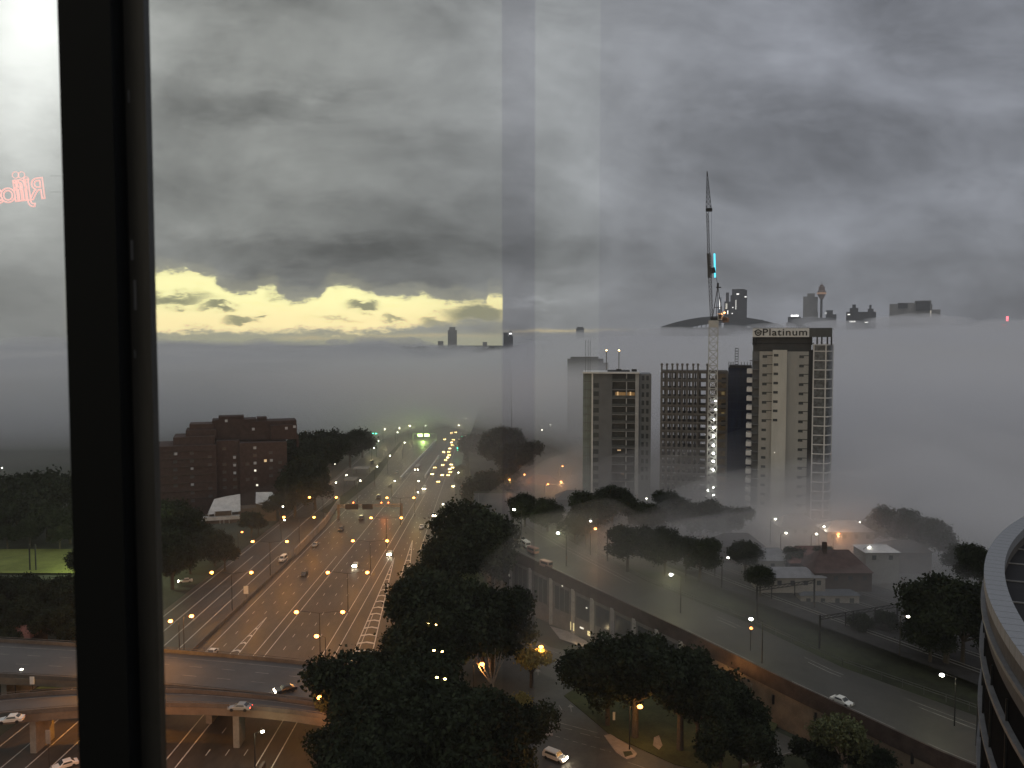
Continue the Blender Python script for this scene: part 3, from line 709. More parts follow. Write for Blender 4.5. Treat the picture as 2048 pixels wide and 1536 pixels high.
lamp_px(484, 1064, 0, 9, 'faro', 'small orange lamp under the white-roofed house', power=500)
lamp_px(329, 1063, 0, 9, 'faro', 'small orange lamp at the frame edge by dark trees', power=300)
WH = (1, .85, .38)
wl = [(780, 911), (754.5, 933), (720.5, 961), (672, 965), (693, 950), (789.5, 962), (837, 962), (836, 984.5), (886, 1008.5), (874, 1045.5), (917, 945), (809.5, 885), (748, 895.5), (757, 882), (743.6, 876.7), (769.7, 858), (795, 864.5), (819.7, 851.7), (851, 851), (917.6, 850.5), (799, 856), (932, 838)]
wl.sort(key=lambda q: -q[1])
for i, (a, b) in enumerate(wl):
    lamp_px(a, b, 0, 11, 'far', ORD[i] + ' nearest pale yellow lamp along the far motorway', power=2800 if i % 2 == 0 else 1500, color=WH, group='pale lamps along the far motorway')
for a, b, zb, lab, pw in ((1028, 1019, 16, 'farthest white lamp on the raised road, above the round tree', 3000), (1116, 1066, 15, 'white lamp with a foggy beam above the two parked caravans', 3000), (1342, 1149, 13, 'bright white lamp with a foggy cone halfway down the raised road', 3600),
                      (1502, 1238, 11, 'white lamp on the raised road above a small amber signal', 2200), (1884, 1350, 8, 'white lamp with a bare pole near the round building', 1300)):
    lamp_px(a, b, zb, 9.5, 'bright', lab, power=pw * 1.2, color=(1, .95, .5), rz=R(-10), group='white lamps along the raised road')
for a, b, zb, h, lab, pw in ((1082, 1294, 0, 9, 'orange lamp glowing among leaves above the local street', 3200), (964, 1328, 0, 9, 'orange lamp lighting the pale forked trunk', 2600), (1280, 1413, 0, 9, 'orange lamp over the lawn before the foreground tree', 3000), (1437, 1352, 0, 9, 'orange lamp lighting golden leaves beside the brown wall', 11000),
                          (1981, 1400, 7, 9, 'orange lamp seen against the dark round building', 30), (2025, 1473, 5, 9, 'lowest orange lamp against the dark round building', 30)):
    lamp_px(a, b, zb, h, 'orange', lab, power=pw, color=(1, .5, .14), rz=R(-20))
far_l = [(653, 919, 'faro', 'dim orange lamp in the trees left of the far motorway'), (669, 928, 'far', 'white lamp beside the dim orange one in dark trees'), (680, 889, 'far', 'upper of the two small white lamps in the dark wood'), (686, 900, 'far', 'lower of the two small white lamps in the dark wood'),
         (650, 951, 'far', 'white lamp left of the flat station roofs'), (638, 955, 'far', 'faint white lamp farthest from the station roofs'), (566, 1013, 'far', 'white lamp beside the white-roofed house wall'), (569, 1040, 'far', 'white lamp below the white-roofed house'), (388, 1058, 'far', 'white lamp in the dark trees under the brick flats'),
         (341, 1092, 'far', 'faint white lamp by the window frame in dark trees'), (1019, 959, 'faro', 'orange lamp left of the pair beyond the round tree'), (1049, 949, 'faro', 'orange lamp right of the pair beyond the round tree'), (1125, 932, 'faro', 'upper orange lamp in front of the grey glass tower'), (1122, 963, 'faro', 'lower orange lamp in front of the grey glass tower'),
         (1084, 860, 'far', 'white lamp in the fog left of the grey glass tower'), (1101, 849, 'far', 'highest white lamp left of the grey glass tower'), (1191, 1057, 'faro', 'tiny orange lamp in the railway trees'), (1456, 1115, 'far', 'white lamp by the railway below the crane'), (1551, 1038, 'far', 'white lamp at the foot of the beige tower'),
         (1572, 1066, 'far', 'white lamp under the beige tower beside a pale porch'), (1648, 1053, 'far', 'top lamp of the cluster at the beige tower corner'), (1633, 1068, 'far', 'left lamp of the cluster at the beige tower corner'), (1677, 1067, 'faro', 'orange lamp of the cluster at the beige tower corner'), (1719, 1045, 'far', 'lone white lamp right of the beige tower foot'),
         (1739, 1094, 'far', 'white lamp above the pale house'), (1816, 1233, 'far', 'white lamp between the gantry and the bushy tree'), (43, 1339, 'far', 'white lamp left of the black frame above the bridge'), (78, 953, 'far', 'white lamp in dark suburbs left of the black frame'), (98, 960, 'far', 'second white lamp in dark suburbs left of the frame'), (4, 936, 'far', 'white lamp at the far left picture edge in dark suburbs'),
         (1181, 1042, 'far', 'white lamp above the tiny orange railway lamp'), (1293, 997, 'far', 'faint white lamp under the unfinished concrete frame'), (1096, 968, 'faro', 'faint orange lamp beside the lower orange lamp')]
for a, b, kd, lab in far_l:
    zb = 16 if a > 1000 else 0
    if a > 1000 and b < 1000: zb = 12
    lamp_px(a, b, zb, 8, kd, lab, power=260 if kd == 'far' else 2600, color=(1, .9, .65) if kd == 'far' else (1, .45, .16))
for t, h, arms, pw, colr in LAMPS:
    if pw:
        for s_ in arms: light('lamp_light', t, (s_, 0, h - .7), pw * .55, colr, .35)
# ceiling-light reflections in the glass, built as added twin lights on poles
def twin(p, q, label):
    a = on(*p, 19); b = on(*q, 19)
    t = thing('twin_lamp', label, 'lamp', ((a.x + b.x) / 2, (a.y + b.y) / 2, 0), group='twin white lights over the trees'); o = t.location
    MB(o).cyl((o.x, o.y, 0), (o.x, o.y, 18.9), .12).build('pole', M_dark, t); MB(o).bar(a, b, .08).build('arm', M_dark, t)  # added pole and arm, only there to carry the reflections
    for c in (a, b): m_ = MB(o); m_.lathe(c, [(.06, -.12), (.26, -.06), (.26, .06), (.06, .12)], 8); m_.build('lamp_head', M_hlf, t)  # these heads stand in for the ceiling-light reflections
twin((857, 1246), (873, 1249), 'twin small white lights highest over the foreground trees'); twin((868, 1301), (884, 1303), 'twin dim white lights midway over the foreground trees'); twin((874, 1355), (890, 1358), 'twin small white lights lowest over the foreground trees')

# ------------------------------------------------------------------ gantries, signals, signs on the motorway
t = thing('sign_gantry', 'overhead gantry with red lamps spanning the motorway left lanes', 'gantry', (-78, 367, 0)); o = t.location
a, b = on(677, 1010, 6.6), on(803, 1008, 6.6)
m_ = MB(o)
for dz_ in (0, -1.0): m_.bar(a + Vector((0, 0, dz_)), b + Vector((0, 0, dz_)), .35)
for i in range(14):
    p, q = a.lerp(b, i / 14), a.lerp(b, (i + 1) / 14); m_.bar(p - Vector((0, 0, i % 2)), q - Vector((0, 0, (i + 1) % 2)), .15)
m_.build('beam', M_conc, t)
for q in (a, b): MB(o).box(q.x - .5, q.x + .5, q.y - .4, q.y + .4, 0, 6.9).build('post', M_concd, t)
for px in (707, 763, 777): c = on(px, 1005, 6.9); m_ = MB(o); m_.lathe(c + Vector((0, -.5, 0)), [(.1, -.3), (.38, 0), (.1, .3)], 10); m_.build('red_lamp', M_rl, t, True)
for i, (p0, p1) in enumerate(((690, 716), (724, 745))):
    p, q = on(p0, 1014, 6.0), on(p1, 1014, 6.0); MB(o).bar(p + Vector((0, .5, 0)), q + Vector((0, .5, 0)), .15, 2.4).build('sign_panel', M_dark, t)
light('red_light', t, on(770, 1004, 6) - o + Vector((0, -1.5, -1)), 1200, (1, .25, .05))
t = thing('lit_sign_gantry', 'gantry with two glowing green signs at the foggy end of the motorway', 'gantry', on(845, 880, 0)); o = t.location
for px, wd in ((840, 9), (854, 9)):
    a, b = at(px - wd / 2, 870, o.y), at(px + wd / 2, 870, o.y); MB(o).bar(a, b, .3, 2.2).build('lit_sign', M_grs, t)
a, b = at(826, 867.5, o.y), at(872, 867.5, o.y); MB(o).bar(a, b, .4).build('beam', M_steel, t)
for q in (a, b): MB(o).bar((q.x, q.y, 0), q, .4).build('post', M_steel, t)
light('sign_light', t, at(847, 871, o.y) - o + Vector((0, -4, 0)), 11000, (.62, 1, .25), 1.0)
def signal(px, py, label, zb=0, m_=M_gr, power=300):
    c = on(px, py, zb + 5.2)
    t = thing('traffic_light', label, 'traffic light', (c.x, c.y, zb)); 
    MB().cyl((0, .2, 0), (0, .2, 5.6), .09).build('pole', M_dark, t); MB().box(-.22, .22, 0, .3, 4.6, 5.8).build('housing', M_dark, t)
    q = MB(); q.lathe((0, -.12, 5.2), [(.1, -.32), (.42, 0), (.1, .32)], 10); q.build('signal_lens', m_, t, True)
    if power: light('signal_light', t, (0, -.8, 5.2), power, (.1, 1, .5) if m_ is M_gr else (1, .4, .1))
signal(746, 867, 'left of the two green signals at the far left service road'); signal(752, 867, 'right of the two green signals at the far left service road')
signal(925, 873, 'green signal at the right end of the headlight queue'); signal(915, 896, 'upper of two green signals beside the queue', power=0); signal(915, 900.5, 'lower of two green signals beside the queue')
signal(955, 907, 'red signal in the trees right of the queue', m_=M_rl, power=0)
signal(1502, 1256, 'small amber signal under the raised road lamp', 10.8, M_orf, 0)
# unlit signs
def board(px, py, z, wd, ht, label, m_=M_white, legs=True, tilt=0, cat='sign'):
    c = on(px, py, z); t = thing('road_sign', label, cat, (c.x, c.y, 0), tilt)
    MB().box(-wd / 2, wd / 2, -.06, .06, z - ht / 2, z + ht / 2).build('sign_panel', m_, t)
    for s_ in ((-1, 1) if wd > 2 else (0,)): MB().cyl((s_ * wd * .35, .12, 0), (s_ * wd * .35, .12, z), .07).build('post', M_dark, t)
    return t
board(492, 1180, 3.0, 1.4, 2.4, 'small white upright sign beside the left barrier', M_white)
board(628, 1333, 4.2, 7.2, 2.6, 'wide pale sign board just behind the road bridge', mat('sign_back', (.26, .22, .21), .7, .1, .5))
board(1228, 1432, 1.8, .5, 1.7, 'narrow black and white sign on the lawn edge', M_white)
board(64, 1361, 9.5, .9, 1.6, 'short white upright sign left of the black frame', M_white)
board(96, 1474, 6.0, .9, 2.6, 'pale post sign below the ramp bridge', M_conc)
# station shelters between the service lanes
for i, (p, q, lab) in enumerate((((688, 958), (713, 958), 'nearer flat pale shelter roof beside the far left lanes'), ((708, 936), (742, 932), 'farther flat lit shelter roof beside the far left lanes'))):
    a, b = on(*p, 4), on(*q, 4); t = thing('bus_shelter', lab, 'shelter', (a.x, a.y, 0)); o = t.location
    m_ = MB(o); m_.box(a.x, b.x, a.y - 4, a.y + 6, 3.8, 4.1); m_.build('roof', M_conc, t)
    for x in (a.x + .5, b.x - .5):
        for y in (a.y - 3, a.y + 5): MB(o).box(x - .12, x + .12, y - .12, y + .12, 0, 3.8).build('post', M_dark, t)
# caravans / containers on the raised road
def trailer(px, py, rz, m_, label):
    c = on(px, py, 16.5); t = thing('parked_van', label, 'van', (c.x, c.y, lerp_tab(VZ, c.y)), rz); t.scale = (.8, .75, .8)
    b_ = MB().prism([(-1.1, -2.6), (1.1, -2.6), (1.1, 2.6), (-1.1, 2.6)], .45, 2.6).build('body', m_, t)
    bb = b_.modifiers.new('b', 'BEVEL'); bb.width = .2; bb.segments = 3
    MB().box(-.9, .9, -2.64, -2.60, 1.4, 2.2).build('windscreen', M_glass, t)
    for s_ in (-1, 1):
        for y in (-1.6, 1.6): MB().cyl((s_ * .9, y, .36), (s_ * 1.12, y, .36), .36, n=12).build('wheel', M_dark, t)
        MB().box(s_ * 1.10, s_ * 1.125, -2.0, 1.6, 1.5, 2.2).build('side_window', M_glass, t)
trailer(1052, 1091, R(20), M_white, 'white box van at the far end of the raised road'); trailer(1066, 1103, R(35), mat('van_red', (.22, .12, .10), .5, .1, 1), 'dull red van parked behind the parapet'); trailer(1092, 1124, R(40), mat('van_brown', (.25, .17, .15), .5, .1, 1), 'brownish van parked nearest along the parapet')

# ------------------------------------------------------------------ buildings
def facing(px, Y, zb, name, label, cat='building', group=None):
    """thing whose local x runs across the view and local -y faces the camera"""
    x = px_x(px, Y, zb); az = math.atan2(x, Y)
    t = thing(name, label, cat, (x, Y, zb), -az, group)
    k = Y / F * math.cos(az)
    fx = lambda p: (p - px) * k
    fz = lambda q: zy(q, Y) - zb
    return t, fx, fz
def copies(src_mb, name, m_, t, locs, limit=100):
    """individual parts sharing one mesh; beyond the limit one stuff part"""
    first = None
    for i, l in enumerate(locs[:limit]):
        if first is None: first = src_mb.build(name, m_, t); first.location = l
        else: child_copy(first, t, l)
    rest = locs[limit:]
    if rest:
        m2 = MB()
        for l in rest: m2.add([Vector(q) + Vector(l) for q in src_mb.v], src_mb.f)
        tag(m2.build(name, m_, t), kind='stuff')

# --- beige tower with the rooftop sign
t, fx, fz = facing(1575, 284, 14, 'apartment_tower', 'tall beige apartment tower with a lettered sign band on its roof')
storeys = [fz(703 + 18.5 * i) for i in range(21)]
MB().box(fx(1512), fx(1540), 0, 14, -2, fz(703)).build('wall', M_beige, t)
MB().box(fx(1539), fx(1568), -1.6, 12, -2, fz(700)).build('wall', M_beigel, t)['label'] = 'lighter projecting wall strip'
MB().box(fx(1568), fx(1611), 0.003, 14, -2, fz(703)).build('wall', mat('beige_wall_b', (.31, .305, .285), .8, .12, .25, stretch=(1, 1, .25)), t)
MB().box(fx(1497), fx(1512), 1.6, 14, -2, fz(703)).build('recess', M_gpanel, t)
MB().box(fx(1611), fx(1621), 1.2, 14, -2, fz(700)).build('recess', M_dark, t)
MB().box(fx(1498), fx(1616), 1.5, 13, fz(703), fz(674)).build('penthouse', mat('penthouse_grey', (.055, .055, .055), .7, .2, .3), t)
MB().box(fx(1496.5), fx(1621), 1.2, 13.5, fz(687.5), fz(686)).build('ledge', M_dark, t)
# right bay: curved glazed balconies
cx_, cr = fx(1620), fx(1661.5) - fx(1620)
def bay(r, y_off=0.0, n=10):
    pts = [(cx_, y_off)]
    w_ = r
    pts += [(cx_ + w_ * .62, y_off)]
    for i in range(1, n + 1):
        a = i / n * math.pi / 2; pts.append((cx_ + w_ * .62 + w_ * .38 * math.sin(a), y_off + w_ * .9 * (1 - math.cos(a))))
    pts += [(cx_ + w_, 13), (cx_, 13)]
    return pts
MB().prism(bay(cr - .3, .35), -2, fz(690)).build('glazed_bay', mat('bay_glass', (.085, .092, .098), .3, .75, .9, spec=.6), t)
slab = MB(); slab.prism(bay(cr), -.17, .17)
copies(slab, 'balcony_slab', M_bal, t, [(0, 0, z) for z in [fz(689.5)] + [s_ + .15 for s_ in storeys[:-1]]])
for p in (1620.8, 1644.5): MB().box(fx(p) - .2, fx(p) + .2, -.15, .5, -2, fz(689)).build('mullion', M_bal, t)
MB().box(fx(1661) - .2, fx(1661), 4.2, 4.6, -2, fz(690)).build('mullion', M_bal, t)
# windows
wsm = MB(); wsm.box(-.75, .75, -.08, .06, -.45, .45)
wsl = MB(); wsl.box(-1.75, 1.75, -.05, .05, -.10, .10)
rows = [fz(713.5 + 18.5 * i) for i in range(18)]
locs = [(fx(1523), 0, z) for z in rows[:18]] + [(fx(1546), -1.6, z + .5) for z in rows[:8]] + [(fx(1597), 0, z) for z in rows[:18]]
copies(wsm, 'window', M_glass, t, locs)
lb = MB(); lb.box(-2.0, 2.0, -.06, .04, -.16, .10)
copies(lb, 'sunshade', M_dark, t, [(fx(1531), 0, z + .42) for z in rows[:8]] + [(fx(1606), 0, z + .42) for z in rows])
# left balconies
bb = MB(); bb.box(fx(1487), fx(1498), -1.2, 5, -1.25, .35)
copies(bb, 'balcony', M_bal, t, [(0, 0, fz(740.5 + 18.4 * i)) for i in range(16)])
bs = MB(); bs.box(fx(1492), fx(1512), -.6, 2, -.12, .12)
copies(bs, 'balcony_slab', M_gpanel, t, [(0, 0, fz(722 + 18.4 * i)) for i in range(17)])
# roof sign band
MB().box(fx(1497), fx(1611), -.2, .2, fz(674), fz(656.5)).build('sign_band', mat('sign_white', (.66, .66, .65), .6, .05, .5), t)
MB().box(fx(1611), fx(1656), -.19, 12, fz(674), fz(656)).build('plant_screen', mat('plant_screen', (.08, .085, .085), .7, .15, .5), t)
MB().box(fx(1497), fx(1611), .2, 12, fz(674) + .4, fz(657.5)).build('plant_room', M_dark, t)
for p in (1498.5, 1505.5, 1616, 1627, 1636, 1647, 1655): MB().box(fx(p) - .25, fx(p) + .25, .3, .8, fz(690), fz(674)).build('post', M_dark, t)
MB().bar((fx(1497), 0, fz(656)), (fx(1611), 0, fz(656)), .12, .12).build('sign_rail', M_dark, t)
tx = bpy.data.curves.new('lettering', 'FONT'); tx.body = 'Platinum'; tx.size = 3.35; tx.extrude = .06; tx.offset = .035; tx.space_character = 1.10
tmp = bpy.data.objects.new('tmp', tx); COL.objects.link(tmp)
bpy.context.view_layer.update()
me = bpy.data.meshes.new_from_object(tmp.evaluated_get(bpy.context.evaluated_depsgraph_get())); bpy.data.objects.remove(tmp)
xs = [v_.co.x for v_ in me.vertices]; x0_, x1_ = min(xs), max(xs)
me.materials.clear(); me.materials.append(M_dark)
lt = bpy.data.objects.new('lettering', me); COL.objects.link(lt); lt.parent = t
sx = (fx(1607) - fx(1518)) / (x1_ - x0_)
lt.location = (fx(1518) - x0_ * sx, -.3, fz(670.8)); lt.rotation_euler = (R(90), 0, 0); lt.scale = (sx, 1.0, 1)
m_ = MB(); c = Vector((fx(1508.5), -.26, fz(665)))
n = 20
for i in range(n):
    a0, a1 = 2 * math.pi * i / n, 2 * math.pi * (i + 1) / n
    for r0, r1, in ((.78, 1.15),):
        m_.add([c + Vector((r * math.cos(a), yy, r * math.sin(a))) for yy in (0, -.08) for r, a in ((r0, a0), (r1, a0), (r1, a1), (r0, a1))], [(0, 1, 2, 3), (7, 6, 5, 4), (0, 4, 5, 1), (1, 5, 6, 2), (2, 6, 7, 3), (3, 7, 4, 0)])
for zz, ww in ((-.36, .42), (-.05, .62), (.26, .62)): m_.box(c.x - ww, c.x + ww, c.y - .08, c.y, c.z + zz - .09, c.z + zz + .09)
m_.add([c + Vector(q) for q in ((-1.5, -.04, .2), (-1.0, -.04, .75), (-.8, -.04, .3), (1.5, -.04, .2), (1.0, -.04, .75), (.8, -.04, .3))], [(0, 1, 2), (5, 4, 3)])
m_.build('emblem', M_dark, t)
for i, (p, q) in enumerate(((1546, 905), (1549, 1038))):
    m_ = MB(); m_.lathe((fx(p), -1.9, fz(q)), [(.06, -.16), (.24, 0), (.06, .16)], 8); m_.build('wall_lamp', M_winw if i == 0 else M_wh, t)

# --- grey glass tower
t, fx, fz = facing(1225, 318, 14, 'glass_tower', 'grey glass apartment tower with one lit floor and white fins')
MB().box(fx(1184), fx(1223), 0, 16, -2, fz(747)).build('grey_wall', M_gpanel, t)
MB().box(fx(1164), fx(1182), .6, 16, -2, fz(747)).build('glazing', M_glassg, t)
MB().box(fx(1223), fx(1269), 1.8, 16, -2, fz(747)).build('glazing', mat('dim_glass', (.035, .036, .035), .4, .5, .3, spec=.5), t)
MB().box(fx(1276), fx(1301), 1.5, 17, -2, fz(748)).build('side_wall', mat('side_panel', (.15, .16, .17), .6, .15, .2), t)
for a, b, yy in ((1181.5, 1184.5, -.6), (1269, 1276, -.4), (1250.5, 1252.5, -.1)): MB().box(fx(a), fx(b), yy, 2.5, -2, fz(746)).build('fin', M_bal if a < 1240 else mat('fin_grey', (.36, .36, .36), .7, .15, .4), t)
MB().box(fx(1163), fx(1277), -1.2, 16.5, fz(747), fz(744)).build('roof', M_bal, t)
MB().box(fx(1213), fx(1258), 3, 12, fz(744), fz(741.5)).build('plant_room', M_dark, t)
for p in (1236, 1267): MB().box(fx(p) - 1, fx(p) + 1, 4, 6, fz(743.8), fz(739)).build('roof_plant', M_dark, t)
sl = MB(); sl.box(fx(1223), fx(1269), -.2, 1.9, -.12, .12)
copies(sl, 'balcony_slab', mat('slab_grey', (.20, .20, .20), .7, .2, .5), t, [(0, 0, fz(763 + 16.6 * i)) for i in range(14)])
rl = MB(); rl.box(fx(1223), fx(1269), -.22, -.16, -.5, .45)
copies(rl, 'balcony_rail', mat('rail_dark', (.07, .075, .075), .4, .3, .4), t, [(0, 0, fz(763 + 16.6 * i) + .65) for i in range(14) if i not in (1,)])
sg = MB(); sg.box(fx(1164) - .05, fx(1181.5), .4, .7, -.14, .14)
copies(sg, 'spandrel', M_gpanel, t, [(0, 0, fz(763 + 16.6 * i)) for i in range(14)])
vb = MB(); vb.box(-.07, .07, .5, .62, -20, 33)
copies(vb, 'glazing_bar', M_gpanel, t, [(fx(p), 0, fz(850)) for p in (1169, 1174, 1178)])
wn = MB(); wn.box(fx(1185), fx(1196), -.06, .05, -.9, .9)
copies(wn, 'window', M_glass, t, [(0, 0, fz(771 + 16.6 * i)) for i in range(13)])
wn = MB(); wn.box(fx(1282), fx(1287), 1.42, 1.52, -.9, .9)
copies(wn, 'window', M_glass, t, [(fx(p) - fx(1282), 0, fz(756 + 16.6 * i)) for p in (1282, 1291) for i in range(13)])
MB().box(fx(1229), fx(1250), 1.70, 1.79, fz(797), fz(785)).build('lit_window', mat('lit_floor', (.2, .15, .1), .6, .5, .3, emit=(1, .55, .18), es=.16), t)
MB().box(fx(1253), fx(1268), 1.70, 1.79, fz(797), fz(785)).build('lit_window', MATS['lit_floor'], t)
for a, b in ((1232.5, 1235.5), (1258, 1261)): MB().box(fx(a), fx(b), 1.62, 1.69, fz(792), fz(784)).build('lit_window', M_win, t)
MB().box(fx(1242), fx(1248), 1.70, 1.78, fz(950), fz(943)).build('lit_window', mat('dim_lit', (.2, .15, .1), .6, 0, emit=(1, .55, .3), es=.10), t)
MB().box(fx(1234), fx(1241), -.3, -.24, fz(901), fz(899)).build('wall_lamp', M_win, t)

# --- unfinished concrete frame
t, fx, fz = facing(1385, 307, 14, 'unfinished_tower', 'unfinished concrete tower frame with open see-through floors')
cols = [1319.5, 1330, 1341, 1351, 1361, 1371, 1383, 1392.5, 1411, 1429, 1451]
cm = MB(); cm.box(-.42, .42, 0, .8, -2, fz(745))
cf = MB(); cf.box(-.32, .32, 9.5, 10.2, -2, fz(745))
copies(cm, 'column', M_cframe, t, [(fx(p), 0, 0) for p in cols]); copies(cf, 'column', M_cframe, t, [(fx(p) + .9, 0, 0) for p in cols[:9]])
slb = MB(); slb.box(fx(1318), fx(1452), -.3, 10.6, -.30, .30)
copies(slb, 'floor_slab', M_cframe, t, [(0, 0, fz(743 + 17 * i)) for i in range(16)])
bm_ = MB(); bm_.box(fx(1318), fx(1452), -.05, .6, -.75, -.28)
copies(bm_, 'edge_beam', M_cframe, t, [(0, 0, fz(743 + 17 * i)) for i in range(16)])
MB().box(fx(1394), fx(1399), 3, 9, -2, fz(745)).build('core_wall', M_cframe, t)
# the lower floors already hold inner walls and the right-hand bays are boarded
MB().box(fx(1352), fx(1384), 5.5, 5.8, -2, fz(915)).build('inner_wall', M_cframe, t)
MB().box(fx(1431), fx(1451), .9, 1.2, -2, fz(744)).build('formwork', M_brown, t)
st = MB(); st.box(-.22, .22, .1, .5, 0, 1.0)
stb = MB(); stb.box(-.3, .3, 0, .6, 0, 3.0); stb.box(-.45, .45, -.1, .7, 2.2, 2.9)
copies(stb, 'starter_column', M_cframe, t, [(fx(p), 0, fz(743)) for p in cols[:9]])
op = MB(); op.box(-1.1, 1.1, .82, .9, -1.2, 1.0)
copies(op, 'opening', M_winy if False else M_dark, t, [(fx(1446), 0, fz(760 + 17 * i)) for i in (0, 3, 5)])
for i, q in enumerate((786, 827)): MB().box(fx(1440), fx(1446), .80, .88, fz(q + 3), fz(q - 3)).build('work_light', mat('dim_work', (.3, .25, .1), .6, 0, emit=(1, .7, .3), es=.10), t)
for p, q in ((1404, 851), (1404, 886), (1409, 868)): m_ = MB(); m_.lathe((fx(p), -.6, fz(q)), [(.05, -.1), (.16, 0), (.05, .1)], 8); m_.build('work_lamp', M_winw, t)

# --- navy netted tower under construction
t, fx, fz = facing(1475, 303, 14, 'netted_tower', 'tower under construction wrapped in dark navy netting')
MB().box(fx(1452), fx(1500), 0, 12, -2, fz(736)).build('netting', M_net, t)
MB().box(fx(1454), fx(1499), .5, 11, fz(736), fz(731)).build('top_deck', M_dark, t)
np_ = MB(); np_.cyl((0, 0, 0), (0, 0, 2.4), .09, n=6)
copies(np_, 'scaffold_pole', M_dark, t, [(fx(p), -.1, fz(737)) for p in (1453, 1456, 1459, 1462, 1478, 1484, 1490, 1496)])
m_ = MB(); h0, h1 = fz(734), fz(697)
for s_ in (-.55, .55): m_.bar((fx(1468.5) + s_, 0, h0), (fx(1468.5) + s_, 0, h1), .16); m_.bar((fx(1468.5) + s_, 1.1, h0), (fx(1468.5) + s_, 1.1, h1), .16)
for i in range(8):
    z = h0 + (h1 - h0) * i / 7; m_.bar((fx(1468.5) - .55, 0, z), (fx(1468.5) + .55, 0, z), .26); 
m_.build('hoist_mast', M_dark, t)
rib = MB(); rib.box(fx(1452), fx(1500), -.06, .0, -.08, .08)
copies(rib, 'net_band', mat('net_band', (.02, .03, .05), .8, .2, 1), t, [(0, 0, fz(753 + 17 * i)) for i in range(14)])

# --- tower crane
t, fx, fz = facing(1422, 296, 14, 'tower_crane', 'tall pale luffing tower crane with lamps up its mast and jib raised')
def lattice(m_, p, q, w0, w1, n, th, diag=True):
    p = Vector(p); q = Vector(q)
    cor = lambda k: [p.lerp(q, k) + Vector((sx_ * (w0 + (w1 - w0) * k) / 2, sy_ * (w0 + (w1 - w0) * k) / 2, 0)) for sx_, sy_ in ((-1, -1), (1, -1), (1, 1), (-1, 1))]
    for k in range(n):
        a, b = cor(k / n), cor((k + 1) / n)
        for i in range(4):
            m_.bar(a[i], b[i], th); m_.bar(a[i], a[(i + 1) % 4], th * .7)
            if diag: m_.bar(a[i], b[(i + 1) % 4] if k % 2 else b[(i + 1) % 4], th * .7); m_.bar(b[i], a[(i + 1) % 4], th * .7)
M_mast = mat('mast_paint', (.46, .46, .44), .6, .1, 1)
m_ = MB(); lattice(m_, (fx(1422), 0, -1), (fx(1422), 0, fz(655)), 3.1, 3.1, 26, .30); m_.build('mast', M_mast, t)
MB().box(fx(1412), fx(1432), -1.8, 1.8, fz(655), fz(641)).build('slewing_collar', M_mast, t)
MB().box(fx(1416), fx(1448), -1.7, 1.7, fz(641), fz(635)).build('machinery_deck', M_dark, t)
MB().box(fx(1430), fx(1439), -2.4, -1.2, fz(640), fz(627)).build('cab', M_mast, t); MB().box(fx(1431.5), fx(1437.5), -2.5, -2.4, fz(638), fz(629)).build('cab_window', M_dark, t)
MB().box(fx(1440), fx(1452), -1.6, 1.6, fz(645), fz(636)).build('counterweight', M_concd, t)
m_ = MB()
for s_ in (-1.2, 1.2):
    m_.bar((fx(1419.5), s_, fz(636)), (fx(1429.5), s_ * .3, fz(572)), .26); m_.bar((fx(1440), s_, fz(636)), (fx(1429.5), s_ * .3, fz(572)), .22); m_.bar((fx(1427), s_, fz(636)), (fx(1429.5), s_ * .3, fz(572)), .2)
m_.bar((fx(1426), 0, fz(575)), (fx(1436), 0, fz(575)), .4, .4); m_.bar((fx(1429.5), 0, fz(575)), (fx(1429.5), 0, fz(566)), .7); m_.bar((fx(1422), 0, fz(615)), (fx(1438), 0, fz(615)), .2)
m_.build('a_frame', M_dark, t)
J = [(1418, 638), (1413.5, 555), (1410.5, 507), (1406.8, 424), (1405.2, 345)]
for i, (w0, w1, th) in enumerate(((.9, 1.1, .16), (1.2, 1.2, .2), (.8, .8, .14))):
    m_ = MB(); lattice(m_, (fx(J[i][0]), 0, fz(J[i][1])), (fx(J[i + 1][0]), 0, fz(J[i + 1][1])), w0, w1, 9, th); m_.build('jib_section', mat('jib_mid', (.06, .06, .062), .6, .1, 1) if i != 1 else mat('jib_grey', (.09, .09, .09), .6, .1, 1), t)
m_ = MB(); lattice(m_, (fx(1409.5), 0, fz(422)), (fx(1405.5), 0, fz(346)), 2.0, .25, 8, .15); m_.box(fx(1403.5), fx(1416.5), -.5, .5, fz(422), fz(416)); m_.bar((fx(1405.3), 0, fz(352)), (fx(1405.3), 0, fz(342)), .35)
m_.build('jib_head', M_dark, t)
MB().bar((fx(1411.5), 0, fz(555)), (fx(1410), 0, fz(507)), .9, .9).build('jib_panel', mat('jib_grey', (.09, .09, .09), .6), t)
MB().bar((fx(1413.5), 0, fz(542)), (fx(1424), 0, fz(540)), 1.2, 2.0).build('sign_bracket', M_dark, t)
MB().bar((fx(1423.6), 0, fz(555)), (fx(1421.9), 0, fz(507)), .62, .5).build('lit_sign', M_cy, t)
m_ = MB(); m_.bar((fx(1421.9), 0, fz(540)), (fx(1429.5), 0, fz(572)), .07); m_.bar((fx(1412), 0, fz(500)), (fx(1429.5), 0, fz(568)), .07); m_.bar((fx(1415), 0, fz(420)), (fx(1418), 0, fz(636)), .06); m_.build('cable', M_dark, t)
m_ = MB(); m_.lathe((fx(1443), -1.9, fz(626)), [(.08, -.4), (.45, 0), (.08, .4)], 10); m_.build('beacon', M_orf, t, True)
light('beacon_light', t, (fx(1443), -3, fz(627)), 400, (1, .4, .12))
lq = MB(); lq.lathe((0, 0, 0), [(.08, -.34), (.42, 0), (.08, .34)], 10)
copies(lq, 'mast_lamp', M_whb, t, [(fx(p), -2.2, fz(q)) for p, q in ((1425, 854), (1425, 871), (1425, 889), (1425, 905), (1425, 921), (1425, 938))])
